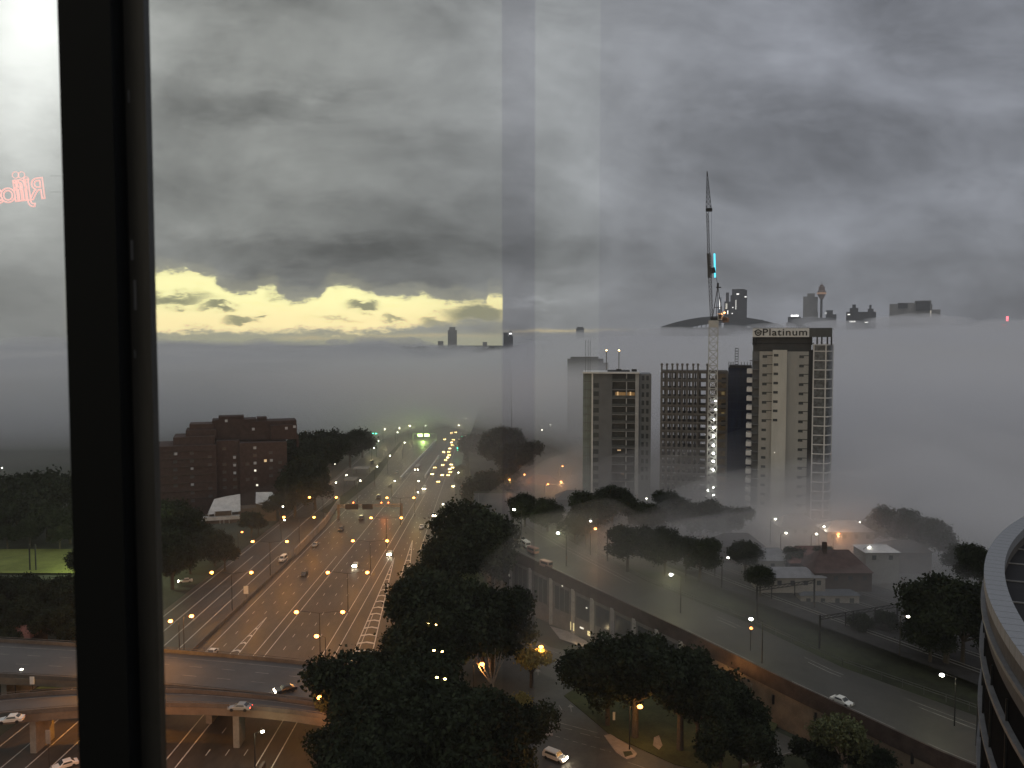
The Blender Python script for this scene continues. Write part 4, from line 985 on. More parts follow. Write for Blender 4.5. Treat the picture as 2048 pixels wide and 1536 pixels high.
lq = MB(); lq.lathe((0, 0, 0), [(.06, -.22), (.26, 0), (.06, .22)], 10)
copies(lq, 'small_mast_lamp', M_whb, t, [(fx(p), -2.2, fz(q)) for p, q in ((1425, 838), (1426, 972.5), (1426, 988), (1415, 979), (1428, 818), (1428, 801))])
for q in (862, 898, 932): light('mast_light', t, (fx(1426), -5.6, fz(q)), 35, (.95, 1, .9), .4)

# --- brick flats on the left
t, fx, fz = facing(470, 380, 0, 'brick_flats', 'large dark red brick apartment block with stepped roofline')
zx = lambda q: 320 + q / 3.84
zq = lambda q: 800 + q / 3.84
def bx(x0, x1, ztop, y0, y1, nm='wall', m_=M_brick, zb=-1): MB().box(fx(zx(x0)), fx(zx(x1)), y0, y1, zb if zb == -1 else fz(zq(zb)), fz(zq(ztop))).build(nm, m_, t)
bx(-20, 440, 338, 0, 22); bx(440, 620, 320, 4, 22); bx(620, 995, 338, 1.5, 22); bx(115, 430, 278, 3, 20, zb=340); bx(208, 440, 233, 6, 20, zb=300); bx(235, 420, 190, 8, 19, zb=300)
M_pent = mat('penthouse_brick', (.045, .028, .026), .9, .3, .5)
bx(410, 760, 165, 9, 20, 'penthouse', M_pent, 330); bx(460, 660, 139, 10, 18, 'penthouse', M_pent, 170); bx(765, 845, 155, 10, 17, 'roof_plant', M_pent, 200); bx(715, 1085, 182, 8, 20, 'penthouse', M_pent, 330); bx(870, 1085, 215, 6, 22, 'penthouse', M_pent, 330); bx(1085, 1100, 300, 8, 20, 'wall', M_pent, 400)
pr = MB(); pr.box(fx(zx(20)), fx(zx(440)), -.35, -.1, -.12, .12)
copies(pr, 'balcony_edge', M_brick2, t, [(0, 0, fz(zq(380 + 60 * i))) for i in range(8)])
wd_ = MB(); wd_.box(-.9, .9, -.08, .06, -.7, .7)
locs = []
for xz, y_, q0, q1 in ((255, 0, 395, 830), (130, 0, 395, 700), (390, 0, 430, 800), (500, 4, 380, 700), (580, 4, 380, 700), (740, 1.5, 375, 620), (865, 1.5, 420, 620), (940, 1.5, 380, 620), (680, 1.5, 380, 640)):
    q = q0
    while q <= q1:
        if random.random() < .62: locs.append((fx(zx(xz)), y_, fz(zq(q))))
        q += 60
copies(wd_, 'window', mat('flat_window', (.045, .045, .05), .35, .5, .8, spec=.6), t, locs)
wl_ = MB(); wl_.box(-.7, .7, -.14, -.09, -.55, .55)
for xz, q, y_, m_ in ((740, 553, 1.5, M_winw), (753, 667, 1.5, M_winw), (580, 510, 4, mat('dim_pane', (.3, .3, .3), .5, 0, emit=(.8, .85, 1), es=.05)), (740, 495, 1.5, MATS['dim_pane']), (740, 377, 1.5, MATS['dim_pane']), (870, 480, 1.5, MATS['dim_pane']), (822, 480, 1.5, M_win), (255, 630, 0, MATS['dim_pane']), (255, 510, 0, MATS['dim_pane']), (137, 395, 0, MATS['dim_pane']), (520, 172, 9, MATS['dim_pane']), (733, 242, 8, MATS['dim_pane']), (998, 240, 6, MATS['dim_pane']), (1065, 230, 6, MATS['dim_pane']), (580, 450, 4, MATS['dim_pane']), (580, 570, 4, MATS['dim_pane'])):
    o2 = MB(); s_ = .45 if m_ is M_winw else .6; o2.box(-s_, s_, -.2, -.1, -s_, s_); o3 = o2.build('lit_window', m_, t); o3.location = (fx(zx(xz)), y_, fz(zq(q)))

# --- white-roofed house in front of the flats
t, fx, fz = facing(480, 358, 0, 'white_roofed_house', 'brown house with pale white hipped roofs and a veranda before the brick flats')
M_hw = mat('house_wall', (.12, .085, .06), .9, .2, .5)
zh = lambda q: fz(zq(q))
MB().box(fx(zx(340)), fx(zx(615)), 2, 12, -1, zh(905)).build('wall', M_hw, t); MB().box(fx(zx(745)), fx(zx(900)), 0, 12, -1, zh(800)).build('wall', M_hw, t); MB().box(fx(zx(600)), fx(zx(750)), 4, 12, -1, zh(850)).build('wall', M_hw, t)
X0, X1 = fx(zx(365)), fx(zx(620))
MB().add([(X0, 1.5, zh(870)), (X1, 1.5, zh(860)), (X1, 9, zh(750)), (fx(zx(520)), 9, zh(760)), (fx(zx(415)), 9, zh(778)), (X0, 11, zh(885)), (X1, 11, zh(870))], [(0, 1, 2, 3, 4), (0, 4, 5), (4, 3, 2, 6, 5)]).build('roof', M_roofw, t)
MB().box(fx(zx(318)), fx(zx(612)), .6, 3, zh(915), zh(888)).build('veranda_roof', M_roofw, t)
MB().box(fx(zx(425)), fx(zx(550)), 1.2, 1.6, zh(885), zh(850)).build('dormer', M_hw, t)
for q in (375, 420, 552): MB().box(fx(zx(q)) - .15, fx(zx(q)) + .15, .9, 1.2, zh(885), zh(845)).build('post', M_roofw, t)
MB().add([(fx(zx(738)), -.4, zh(800)), (fx(zx(830)), -.4, zh(825)), (fx(zx(908)), -.4, zh(790)), (fx(zx(905)), 6, zh(765)), (fx(zx(872)), 8, zh(745)), (fx(zx(745)), 8, zh(740))], [(0, 1, 2, 3, 4, 5)]).build('roof', M_roofw, t)
for q in (460, 490, 530): MB().box(fx(zx(q)) - .1, fx(zx(q)) + .1, .7, .9, -1, zh(915)).build('veranda_post', M_roofw, t)
MB().box(fx(zx(805)), fx(zx(825)), -.08, .02, zh(975), zh(955)).build('window', MATS['dim_pane'], t)

# --- houses beyond the railway
def house(px, pyb, wd, dp, h, rh, label, wm, rm, zb=15.5, rz=0.0, chim=False):
    c = on(px, pyb, zb); t = thing('house', label, 'house', (c.x, c.y, zb), rz)
    MB().box(-wd / 2, wd / 2, 0, dp, -1, h).build('wall', wm, t)
    r_ = MB(); r_.hip(-wd / 2, wd / 2, 0, dp, h + .003, h + rh, wd * .28); r_.build('roof', rm, t)
    nwin = max(2, int(wd / 3.2))
    w0 = MB(); w0.box(-.55, .55, -.06, .04, -.6, .6)
    copies(w0, 'window', M_glass, t, [(-wd / 2 + wd * (i + .5) / nwin, 0, h - 1.4) for i in range(nwin)])
    if chim: MB().box(-wd * .2 - .5, -wd * .2 + .5, dp * .4, dp * .4 + 1, h + rh * .3, h + rh + 2.2).build('chimney', M_brick2, t)
    return t
M_pw = mat('pale_wall', (.22, .22, .215), .8, .15, .5)
house(1686, 1176, 15, 12, 4, 4.6, 'red-tiled house with a chimney beyond the railway', M_brick2, M_tile, chim=True)
house(1764, 1160, 9, 8, 7.5, 1.2, 'pale two-storey house right of the red-tiled roof', M_pw, M_roofw)
house(1585, 1178, 17, 9, 3.0, 1.6, 'low house with long pale roof behind the railway gantry', M_conc, mat('iron_roof', (.20, .20, .21), .6, .2, .5))
house(1632, 1155, 14, 10, 4, 3.5, 'dull red-roofed house left of the chimney', M_brick2, mat('iron_roof_red', (.14, .07, .06), .7, .2, .5))
house(1545, 1150, 12, 9, 4, 2.5, 'small grey-roofed house left of the long pale roof', M_pw, MATS['iron_roof'])
house(1660, 1215, 15, 9, 3.2, 2.2, 'blue-grey roofed house nearest the railway gantry', M_conc, mat('slate_roof', (.09, .10, .12), .7, .2, .5), 11)
house(1700, 1110, 14, 9, 7, 2.5, 'pale terrace house lost in fog behind the chimney', M_pw, M_roofw)
house(1600, 1085, 13, 9, 5, 3, 'fog-bound house under the beige tower', M_pw, MATS['iron_roof'])
house(1480, 1120, 14, 9, 4, 3, 'dim house in the trees below the crane', M_brick2, M_roofd)
house(1820, 1140, 12, 9, 5, 2.5, 'fog-grey house left of the bushes', M_brick2, M_roofd)
house(1085, 985, 14, 10, 4, 3, 'dim house behind the orange lamps', M_brick2, M_tile, 12)
house(1155, 1020, 16, 10, 4, 3, 'dim house at the foot of the glass tower', M_brick2, M_roofd, 14)
house(1040, 1000, 12, 9, 3, 2, 'dim red-roofed house behind the round tree', M_brick2, M_tile, 12)
house(30, 1032, 26, 12, 4, 3, 'wide low roof in dark suburbs left of the frame', M_brick2, mat('roof_mid', (.10, .10, .10), .8, .2, .5), 0)
house(110, 985, 16, 10, 4, 3, 'dim house among suburb trees left of the frame', M_brick2, M_roofd, 0)
house(20, 1300, 10, 8, 3, 2, 'small reddish roofed hut at the left picture edge', M_brick2, mat('hut_roof', (.24, .10, .08), .8, .2, .5), 2)

# --- dim hulk in the fog behind the glass tower
t, fx, fz = facing(1170, 540, 14, 'fogbound_block', 'flat-topped block almost lost in fog behind the glass tower')
MB().box(fx(1134), fx(1206), 0, 14, -2, fz(718)).build('wall', M_gpanel, t); MB().box(fx(1140), fx(1196), 2, 10, fz(718), fz(714)).build('roof_plant', M_gpanel, t)
MB().box(fx(1206), fx(1216), 2, 12, -2, fz(726)).build('side_wall', M_gpanel, t)
for a, b, lab, m2 in ((1213, 701, 'white roof light in the fog left of the crane', M_hlf), (1238, 701, 'pink roof light in the fog left of the crane', M_hlf)):
    c = at(a, b, 360); tt = thing('mast_light', lab, 'light', (c.x, c.y, 14)); MB().cyl((0, 0, 0), (0, 0, c.z - 14), .2).build('pole', M_steel, tt)
    q = MB(); q.lathe((0, 0, c.z - 14), [(.1, -.3), (.32, 0), (.1, .3)], 10); q.build('lamp_head', m2, tt); 

# ------------------------------------------------------------------ far skyline, kilometres away
def tower(Y, boxes, name, label, m_=M_far, lights=(), extra=None, cat='building'):
    t, fx, fz = facing(boxes[0][0], Y, 0, name, label, cat)
    for i, (a, b, top) in enumerate(boxes): MB().box(fx(a), fx(b), i * 3.0, 40 + i * 2, 0, fz(top)).build('wall' if i else 'main_block', m_, t)
    for (a, b, t0, t1, mm) in lights: MB().box(fx(a), fx(b), -1.5, -.5, fz(t1), fz(t0)).build('lit_window', mm, t)
    if extra: extra(t, fx, fz)
    return t
M_fw = glow('far_window', (1, .98, .9), 1.6)
tower(2700, [(1466, 1492, 580), (1459, 1477, 590), (1462, 1488, 578)], 'skyscraper', 'dark skyscraper with lit dots rising behind the crane', lights=((1471, 1476, 587, 589.5, M_fw), (1487, 1491, 593, 595, M_fw), (1469, 1471, 600, 619, mat('far_w2', (.5, .5, .5), .5, 0, emit=(1, 1, .9), es=.6)), (1463, 1465, 614, 616, M_fw), (1453, 1455, 621, 628, M_fw), (1462, 1464, 626, 628, M_fw)))
tower(2750, [(1447, 1459, 603), (1450, 1456, 585)], 'skyscraper', 'stepped spired skyscraper left of the dark one with lit dots', M_far, ((1449.5, 1453, 607, 618, mat('far_w3', (.5, .5, .5), .5, 0, emit=(1, .98, .8), es=.55)),))
tower(2700, [(1434, 1442, 612), (1435, 1441, 595)], 'skyscraper', 'slim blue-grey skyscraper just behind the crane cab', mat('far_blue', (.10, .13, .18), .5, .1, .02), ((1437, 1438.5, 597, 618, M_fw),))
tower(3000, [(1604, 1612, 593), (1612, 1627, 587), (1627, 1633, 594), (1610, 1634, 624)], 'skyscraper', 'pale grey twin-shaft skyscraper beside the observation tower', M_farl)
def obs(t, fx, fz):
    r = (fx(1648) - fx(1631.5)) / 2; x = fx(1640.5)
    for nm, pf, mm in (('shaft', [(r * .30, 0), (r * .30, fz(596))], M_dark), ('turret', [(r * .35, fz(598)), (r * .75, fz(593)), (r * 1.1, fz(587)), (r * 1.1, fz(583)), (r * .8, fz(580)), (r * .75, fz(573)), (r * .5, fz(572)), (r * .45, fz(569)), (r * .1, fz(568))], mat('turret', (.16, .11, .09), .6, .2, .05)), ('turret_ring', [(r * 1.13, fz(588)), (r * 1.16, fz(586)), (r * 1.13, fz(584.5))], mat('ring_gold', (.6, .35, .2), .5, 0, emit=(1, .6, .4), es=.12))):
        m_ = MB(); m_.lathe((x, 20, 0), pf, 20); m_.build(nm, mm, t)
    m_ = MB(); m_.cyl((x, 20, fz(570)), (x, 20, fz(560)), .8, .2); m_.build('spire', M_dark, t)
t, fx, fz = facing(1640.5, 2950, 0, 'observation_tower', 'slender observation tower with a round turret on the skyline', 'tower'); obs(t, fx, fz)
tower(2600, [(1574, 1600, 634), (1571, 1602, 645), (1580, 1596, 630)], 'office_block', 'low dark block with a white lit roof bar on the skyline', M_far, ((1580, 1595, 630, 633.4, glow('bar_white', (1, 1, .95), 3)),))
tower(2700, [(1600, 1660, 636), (1652, 1670, 629), (1650, 1663, 621)], 'office_block', 'stepped grey block right of the observation tower', M_far, ((1647, 1651, 624.5, 629, mat('far_w4', (.5, .5, .5), .5, 0, emit=(.95, 1, 1), es=.35)),))
tower(2500, [(1690, 1749, 624), (1697, 1714, 616), (1733, 1744, 618), (1702, 1709, 609), (1736, 1740, 610)], 'office_block', 'dark block with two small roof turrets on the skyline', M_far, ((1693, 1698, 628, 630, M_fw), (1697, 1709, 642, 644.5, M_fw), (1727, 1734, 644, 646, M_fw)))
tower(2500, [(1776, 1793, 608), (1792, 1825, 606), (1815, 1860, 609), (1826, 1858, 602), (1860, 1876, 620)], 'office_block', 'wide pale block crowned with darker plant rooms on the skyline', M_farl, ((1856, 1858, 622, 636, mat('far_w5', (.5, .5, .5), .5, 0, emit=(1, .9, .7), es=.4)),), lambda t, fx, fz: [MB().box(fx(a), fx(b), -2, 30, fz(c), fz(d)).build('plant_room', M_far, t) for a, b, c, d in ((1793, 1812, 617, 607), (1828, 1855, 622, 604))])
tower(2200, [(1996, 2024, 653), (2003, 2018, 648)], 'office_block', 'low dark block carrying a pink lit mast at the far right', M_far, ((2009, 2013.5, 633, 643, M_red), (2002, 2008, 649.5, 652.5, M_red)))
tower(2200, [(2044, 2075, 652)], 'office_block', 'dark roof cut by the right picture edge', M_far)
tower(3000, [(1007, 1016, 665), (1016, 1026, 672), (1018, 1024, 663)], 'skyscraper', 'dark tower with one white light at the end of the yellow sky', M_far, ((1018.5, 1023.5, 666, 668.5, glow('bar_white', (1, 1, .95), 3)),), lambda t, fx, fz: MB().cyl((fx(1021.5), 8, fz(663)), (fx(1021.5), 8, fz(660)), 1).build('antenna', M_dark, t))
tower(3400, [(1152, 1168, 656), (1154, 1166, 654)], 'skyscraper', 'lone dim tower standing in the pale strip above the fog', M_far)
def ridge(Y, prof, label, m_, name='distant_ridge'):
    m2 = MB(); n = len(prof)
    for (a, ya), (b, yb) in zip(prof, prof[1:]):
        x0, x1 = px_x(a, Y, 80), px_x(b, Y, 80); m2.add([(x0, Y, 0), (x1, Y, 0), (x1, Y, zy(yb, Y)), (x0, Y, zy(ya, Y)), (x0, Y + 200, 0), (x1, Y + 200, 0), (x1, Y + 200, zy(yb, Y)), (x0, Y + 200, zy(ya, Y))], [(0, 1, 2, 3), (7, 6, 5, 4), (2, 6, 7, 3), (0, 3, 7, 4), (1, 5, 6, 2)])
    return tag(m2.build(name, m_), kind='structure')
rp = [(600, 698)]
random.seed(3)
for x in range(810, 1012, 9): rp += [(x, 697 + random.uniform(-5, 2)), (x + 8, 697 + random.uniform(-5, 2))]
ridge(3100, rp + [(1030, 699)], '', M_far, 'hills')
ridge(3500, [(60, 693), (90, 690), (130, 688), (200, 691), (330, 692), (345, 690), (390, 690), (395, 694), (470, 696), (600, 698)], '', M_far, 'hills')
tower(3450, [(876, 887, 682), (896, 914, 660), (899, 911, 654), (967, 975, 684)], 'skyscraper', 'very faint twin blocks in the glow below the yellow sky', M_farl)
# the arch bridge
t, fx, fz = facing(1440, 2500, 0, 'arch_bridge', 'dark steel arch bridge rising out of the fog', 'bridge')
M_arch = mat('arch_steel', (.045, .048, .050), .7, .2, .01)
def arc_y(px, top): 
    k = (px - 1442) / 122.0; return top + 1 + (k * k) * 21
m_ = MB(); n = 36
for yy in (0, 30):
    up, lo = [], []
    for i in range(n + 1):
        px = 1320 + (1564 - 1320) * i / n
        up.append(Vector((fx(px), yy, fz(arc_y(px, 634))))); lo.append(Vector((fx(px), yy, fz(arc_y(px, 634) + 8 + 7 * abs((px - 1442) / 122)))))
    for i in range(n):
        m_.bar(up[i], up[i + 1], 10, 9); m_.bar(lo[i], lo[i + 1], 8, 7); m_.bar(up[i], lo[i], 4, 4); m_.bar(lo[i], up[i + 1], 4, 4); m_.bar(up[i], lo[i + 1], 4, 4)
m_.build('arch', M_arch, t)
MB().box(fx(1326), fx(1556), 0, 30, fz(672), fz(664)).build('road_deck', M_arch, t)
MB().box(fx(1512), fx(1524), -2, 32, 0, fz(640)).build('pylon', M_far, t); MB().box(fx(1538), fx(1552), -2, 32, 0, fz(647)).build('pylon', M_far, t)
hg = MB(); hg.box(-1.2, 1.2, 0, 3, fz(664), fz(648))
copies(hg, 'hanger', M_arch, t, [(fx(p), 1, 0) for p in range(1348, 1530, 9)])
MB().box(fx(1345), fx(1520), 5, 20, fz(664), fz(655)).build('deck_truss', mat('truss', (.07, .07, .075), .8, .5, .01), t)

# ------------------------------------------------------------------ round wing of this building at the right
h_ = 11.0; cxr, cyr, Rr = 6.35 * h_ + .5, 1.0 * h_, 5.02 * h_
t = thing('round_building', 'dark round building wing with a pale stone coping and curved ledges', 'building', (cxr, cyr, 0)); zt = CZ - h_
def ring(ri, ro, z0, z1, nm, m_, a0=95, a1=205, n=96):
    m2 = MB(); A = [R(a0 + (a1 - a0) * i / n) for i in range(n + 1)]
    q = lambda r, z: [(r * math.cos(a), r * math.sin(a), z) for a in A]
    m2.strip(q(ri, z1), q(ro, z1)); m2.strip(q(ro, z1), q(ro, z0)); m2.strip(q(ro, z0), q(ri, z0)); m2.strip(q(ri, z0), q(ri, z1)); return m2.build(nm, m_, t)
mc = bpy.data.materials.new('coping_stone'); mc.use_nodes = True; k = NT(mc.node_tree); b_ = mc.node_tree.nodes['Principled BSDF']; b_.inputs['Roughness'].default_value = .6
tcn = k.n('ShaderNodeTexCoord'); s3 = k.n('ShaderNodeSeparateXYZ'); k.L.new(tcn.outputs['Object'], s3.inputs[0])
ang = k.m('ARCTAN2', s3.outputs[1], s3.outputs[0]); fr = k.m('FRACT', k.m('MULTIPLY', ang, 68.0)); jn = k.m('GREATER_THAN', fr, .94)
nz = k.noise(tcn.outputs['Object'], 6, 4); cc = k.mix(nz, (.17, .18, .20), (.29, .30, .32)); k.L.new(k.mix(jn, cc, (.08, .085, .09)), b_.inputs['Base Color'])
ring(Rr - .85, Rr, zt - .5, zt, 'coping', mc)
ring(Rr - .80, Rr - .10, zt - 2.2, zt - .5, 'parapet', M_concd)
M_wallr = mat('round_wall', (.009, .009, .010), .95, .3, .4, spec=.02)
ring(Rr - 3, Rr - .12, 0, zt - 2.2, 'wall', M_wallr)
for dz_, nm in ((1.25, 'ledge'), (3.35, 'ledge'), (6.0, 'ledge'), (8.6, 'ledge'), (11.2, 'ledge')): ring(Rr - .2, Rr + .10, zt - dz_ - .16, zt - dz_, nm, mat('ledge_metal', (.15, .15, .155), .5, .2, 2))
mr_ = MB(); n = 60; pts = [(((Rr - .8) * math.cos(R(95 + 110 * i / n))), ((Rr - .8) * math.sin(R(95 + 110 * i / n))), zt - 1.0) for i in range(n + 1)]; mr_.poly(pts + [(0, 0, zt - 1.0)]); mr_.build('roof', mat('round_roof', (.012, .011, .012), .8, .3, 1), t)
for q in ((1095, 1.2), (1125, .8), (1160, .2), (1202, 0)):
    a = on(1985, q[0] - 2, zt - .95) - Vector((cxr, cyr, 0)); 
    b2 = on(2100, q[0] + 9, zt - .95) - Vector((cxr, cyr, 0)); a = a + (b2 - a).normalized() * .3
    if math.hypot(a.x, a.y) > Rr - .9: a = a.lerp(b2, .12)
    MB().bar(a, b2, .07, .06).build('roof_rail', M_steel, t)
vm = MB(); vm.box(-.025, .025, -.05, .03, 0, 60)
for i in range(22):
    a = R(120 + i * 3.6); o2 = (vm.build('wall_mullion', M_dark, t) if i == 0 else child_copy(vo, t, (0, 0, 0))); vo = o2 if i == 0 else vo
    o2.location = ((Rr - .08) * math.cos(a), (Rr - .08) * math.sin(a), zt - 62.5); o2.rotation_euler = (0, 0, a + R(90))

# ------------------------------------------------------------------ trees
rng = np.random.default_rng(5)
def crown_mesh(name, lobes, n_clump, leaf, mt):
    """lobes: (x,y,z,rx,ry,rz); leaf clumps through the outer volume of each lobe"""
    V = []; Fc = []
    tot = sum(l[3] * l[4] + l[5] * l[3] for l in lobes)
    for l in lobes:
        k = int(n_clump * (l[3] * l[4] + l[5] * l[3]) / tot)
        d = rng.normal(size=(k, 3)); d /= np.linalg.norm(d, axis=1)[:, None]
        rad = rng.uniform(.35, 1.0, size=(k, 1)) ** .45 * (1 + .13 * np.sin(d[:, :1] * 7 + l[0]) * np.cos(d[:, 1:2] * 6))
        keep = rng.uniform(size=k) < (.8 + .2 * np.sin(d[:, 0] * 5 + d[:, 2] * 8 + l[1]))
        c = (d * rad * np.array(l[3:6]) + np.array(l[0:3]))[keep]
        m = 7
        cc = np.repeat(c, m, axis=0) + rng.normal(scale=leaf * .85, size=(len(c) * m, 3))
        a = rng.normal(size=cc.shape); a /= np.linalg.norm(a, axis=1)[:, None]
        b = rng.normal(size=cc.shape); b -= (a * b).sum(1)[:, None] * a; b /= np.linalg.norm(b, axis=1)[:, None]
        s = rng.uniform(.5, 1.1, size=(len(cc), 1)) * leaf * .55
        base = len(V) * 1
        quad = np.stack([cc - a * s - b * s * .6, cc + a * s - b * s * .6, cc + a * s * .7 + b * s * .6, cc - a * s * .7 + b * s * .6], 1).reshape(-1, 3)
        V.append(quad)
    V = np.concatenate(V); nf = len(V) // 4
    me = bpy.data.meshes.new(name); me.vertices.add(len(V)); me.vertices.foreach_set('co', V.astype(np.float32).ravel())
    me.loops.add(nf * 4); me.loops.foreach_set('vertex_index', np.arange(nf * 4, dtype=np.int32))
    me.polygons.add(nf); me.polygons.foreach_set('loop_start', np.arange(0, nf * 4, 4, dtype=np.int32)); me.update(calc_edges=True)
    me.materials.append(mt); return me
def trunk_mb(h, r, lobes):
    m_ = MB(); fork = h * .35; m_.cyl((0, 0, -.5), (0, 0, fork), r, r * .75, 8)
    for l in lobes: 
        mid = Vector((l[0] * .5, l[1] * .5, fork + (l[2] - fork) * .55)); m_.cyl((0, 0, fork - .2), mid, r * .55, r * .35, 6); m_.cyl(mid, (l[0], l[1], l[2]), r * .35, r * .12, 6)
        for k_ in range(2): m_.cyl(mid, (l[0] + random.uniform(-1, 1) * l[3] * .6, l[1] + random.uniform(-1, 1) * l[4] * .6, l[2] + l[5] * .4), r * .2, r * .05, 5)
    return m_
random.seed(11)
KINDS = {}
def mk_kind(key, h, rad, nl, nc, leaf, mt=None, bark=None, flat=.8):
    lobes = []
    for i in range(nl):
        a = i * 2.4 + random.uniform(-.4, .4); rr = rad * (.0 if i == 0 else random.uniform(.30, .78)); lr = rad * random.uniform(.22, .46) if i else rad * .5
        lobes.append((rr * math.cos(a), rr * math.sin(a), h * (random.uniform(.46, .86) if i else .72), lr, lr, lr * flat))
    KINDS[key] = (crown_mesh('crown', lobes, nc, leaf, mt or M_leaf), trunk_mb(h, rad * .05 + .12, lobes), bark or M_bark, h)
mk_kind('big', 17, 9.8, 14, 3000, .62); mk_kind('big2', 15, 8.8, 12, 2600, .6); mk_kind('mid', 11, 6.3, 10, 1700, .5); mk_kind('mid2', 12, 5.3, 10, 1500, .5, flat=1.15)
mk_kind('gum', 13, 5.5, 7, 1100, .5, M_leafp, M_barkp); mk_kind('bush', 4, 3, 4, 700, .38); mk_kind('tall', 16, 4.6, 7, 1600, .5, flat=1.5); mk_kind('far', 13, 8, 6, 800, .9)
mk_kind('lit', 6.0, 2.6, 4, 900, .34, mat('leaf_gold', (.24, .19, .05), .8, .4, .5))  # the gold of lamplight is put into this leaf colour
TPROT = {}
def tree(kind, x, y, z, s, label, group='dark trees', rz=None, name='tree', sz=None):
    if kind not in TPROT:
        t = thing(name, 'x', 'tree'); cr_ = bpy.data.objects.new('crown', KINDS[kind][0]); COL.objects.link(cr_); cr_.parent = t; KINDS[kind][1].build('trunk', KINDS[kind][2], t); TPROT[kind] = t
    else: t = clone(TPROT[kind])
    t.location = (x, y, z); t.scale = (s, s, s * (sz or 1)); t.rotation_euler.z = random.uniform(0, 6.28) if rz is None else rz
    t['label'] = label; t['group'] = group; t['category'] = 'bush' if kind == 'bush' else 'tree'
    return t
def tree_px(kind, px, ptop, pbase, label, z=0, group='dark trees', s=None, **k):
    """tree whose base is on height z; Y from the base pixel, height from the top pixel"""
    b = on(px, pbase, z); hh = zy(ptop, b.y) - z
    return tree(kind, b.x, b.y, z, s or hh / (KINDS[kind][3] * 1.02), label, group, **k)
FG = 'foreground trees at the bottom'
tree_px('big', 738, 1318, 1545, 'broad dark tree covering the right end of the ramp bridge', 0, FG)
tree_px('big2', 800, 1330, 1580, 'large dark tree at the bottom right of the ramp bridge tree', 0, FG)
tree_px('big', 870, 1390, 1650, 'largest dark tree filling the bottom edge of the picture', 0, FG)
tree_px('big2', 985, 1405, 1600, 'dark tree at the bottom beside the white four-wheel drive', 0, FG)
tree_px('gum', 672, 1345, 1480, 'sparse pale-leaved tree at the right end of the two bridges', 0, FG)
tree_px('mid', 700, 1440, 1590, 'small dark tree over the car with two headlights', 0, FG)
tree_px('big2', 760, 1440, 1680, 'dark tree low at the bottom between two larger ones', 0, FG)
tree_px('mid2', 1050, 1410, 1540, 'narrow dark tree left of the white four-wheel drive', 0, FG)
tree_px('mid', 920, 1370, 1520, 'dark tree just below the pale forked trunk', 0, FG)
MG = 'middle trees right of the motorway'
tree_px('big', 905, 1150, 1365, 'big dark tree at the centre, left of the brown wall', 0, MG)
tree_px('big', 862, 1200, 1400, 'big dark tree hiding the end of the striped gore', 0, MG)
tree_px('big2', 985, 1175, 1350, 'dark tree touching the left end of the brown wall', 0, MG)
tree_px('mid', 850, 1128, 1260, 'domed dark tree just right of the striped gore tip', 0, MG)
tree_px('big2', 965, 1205, 1345, 'dark tree above the orange lit trunk', 0, MG)
tree_px('mid2', 822, 1250, 1390, 'dark tree leaning over the striped gore', 0, MG)
tree_px('mid', 760, 1298, 1400, 'dark tree between the gore and the road bridge', 0, MG)
tree_px('big2', 950, 1008, 1180, 'tall round tree beside the raised road lamp', 0, MG)
tree_px('big', 935, 1045, 1215, 'wide dark tree beside the motorway right edge', 0, MG)
tree_px('mid', 985, 1075, 1190, 'dark tree under the farthest raised road lamp', 0, MG)
tree_px('mid', 895, 1075, 1160, 'small dark tree jutting over the right-hand motorway shoulder', 0, MG)
tree_px('gum', 905, 1105, 1215, 'pale sparse tree at the motorway right shoulder', 0, MG)
tree_px('gum', 940, 1150, 1250, 'pale sparse tree above the big centre tree', 0, MG)
UG = 'trees fading into fog beyond the raised road'
for i, (kd, a, tp_, bs_, lab) in enumerate((('big', 1005, 850, 985, 'tallest fog-dimmed tree right of the headlight queue'), ('big2', 965, 865, 985, 'fog-dimmed tree left of the tallest one'), ('big', 1035, 880, 1000, 'fog-dimmed tree right of the tallest one'), ('big2', 945, 925, 1010, 'dark tree at the motorway right edge by the queue'),
                                 ('big', 985, 935, 1045, 'dark tree below the tallest fog-dimmed tree'), ('mid', 925, 945, 1010, 'small dark tree closest to the queue of headlights'), ('big2', 1050, 990, 1060, 'dark tree beyond the round tree'), ('big', 1095, 1000, 1070, 'dark tree under the orange lamps'),
                                 ('big', 1225, 968, 1060, 'dark tree at the foot of the glass tower'), ('big2', 1180, 985, 1075, 'dark tree left of the glass tower foot'), ('big', 1285, 1000, 1090, 'dark tree right of the glass tower foot'), ('big', 1345, 985, 1070, 'dark tree below the unfinished frame'), ('big2', 1400, 1000, 1090, 'dark tree at the crane foot'),
                                 ('big', 1460, 1010, 1090, 'dark tree under the navy netted tower'), ('big2', 1255, 1050, 1140, 'railway-side tree below the glass tower'), ('big', 1330, 1060, 1150, 'railway-side tree below the unfinished frame'), ('big2', 1400, 1075, 1160, 'railway-side tree below the crane'), ('mid', 1490, 1080, 1150, 'railway-side tree left of the houses'),
                                 ('mid', 1520, 1130, 1190, 'dark tree behind the tall-posted gantry'), ('mid', 1150, 1030, 1090, 'dark tree above the raised road bend'), ('mid', 1590, 1092, 1150, 'tree between the fog-bound houses'), ('mid', 1645, 1090, 1150, 'tree left of the chimney'))):
    tree_px(kd, a, tp_, bs_ - (30 if bs_ < 1012 else 0), lab, 15 if a > 1000 else 0, UG)
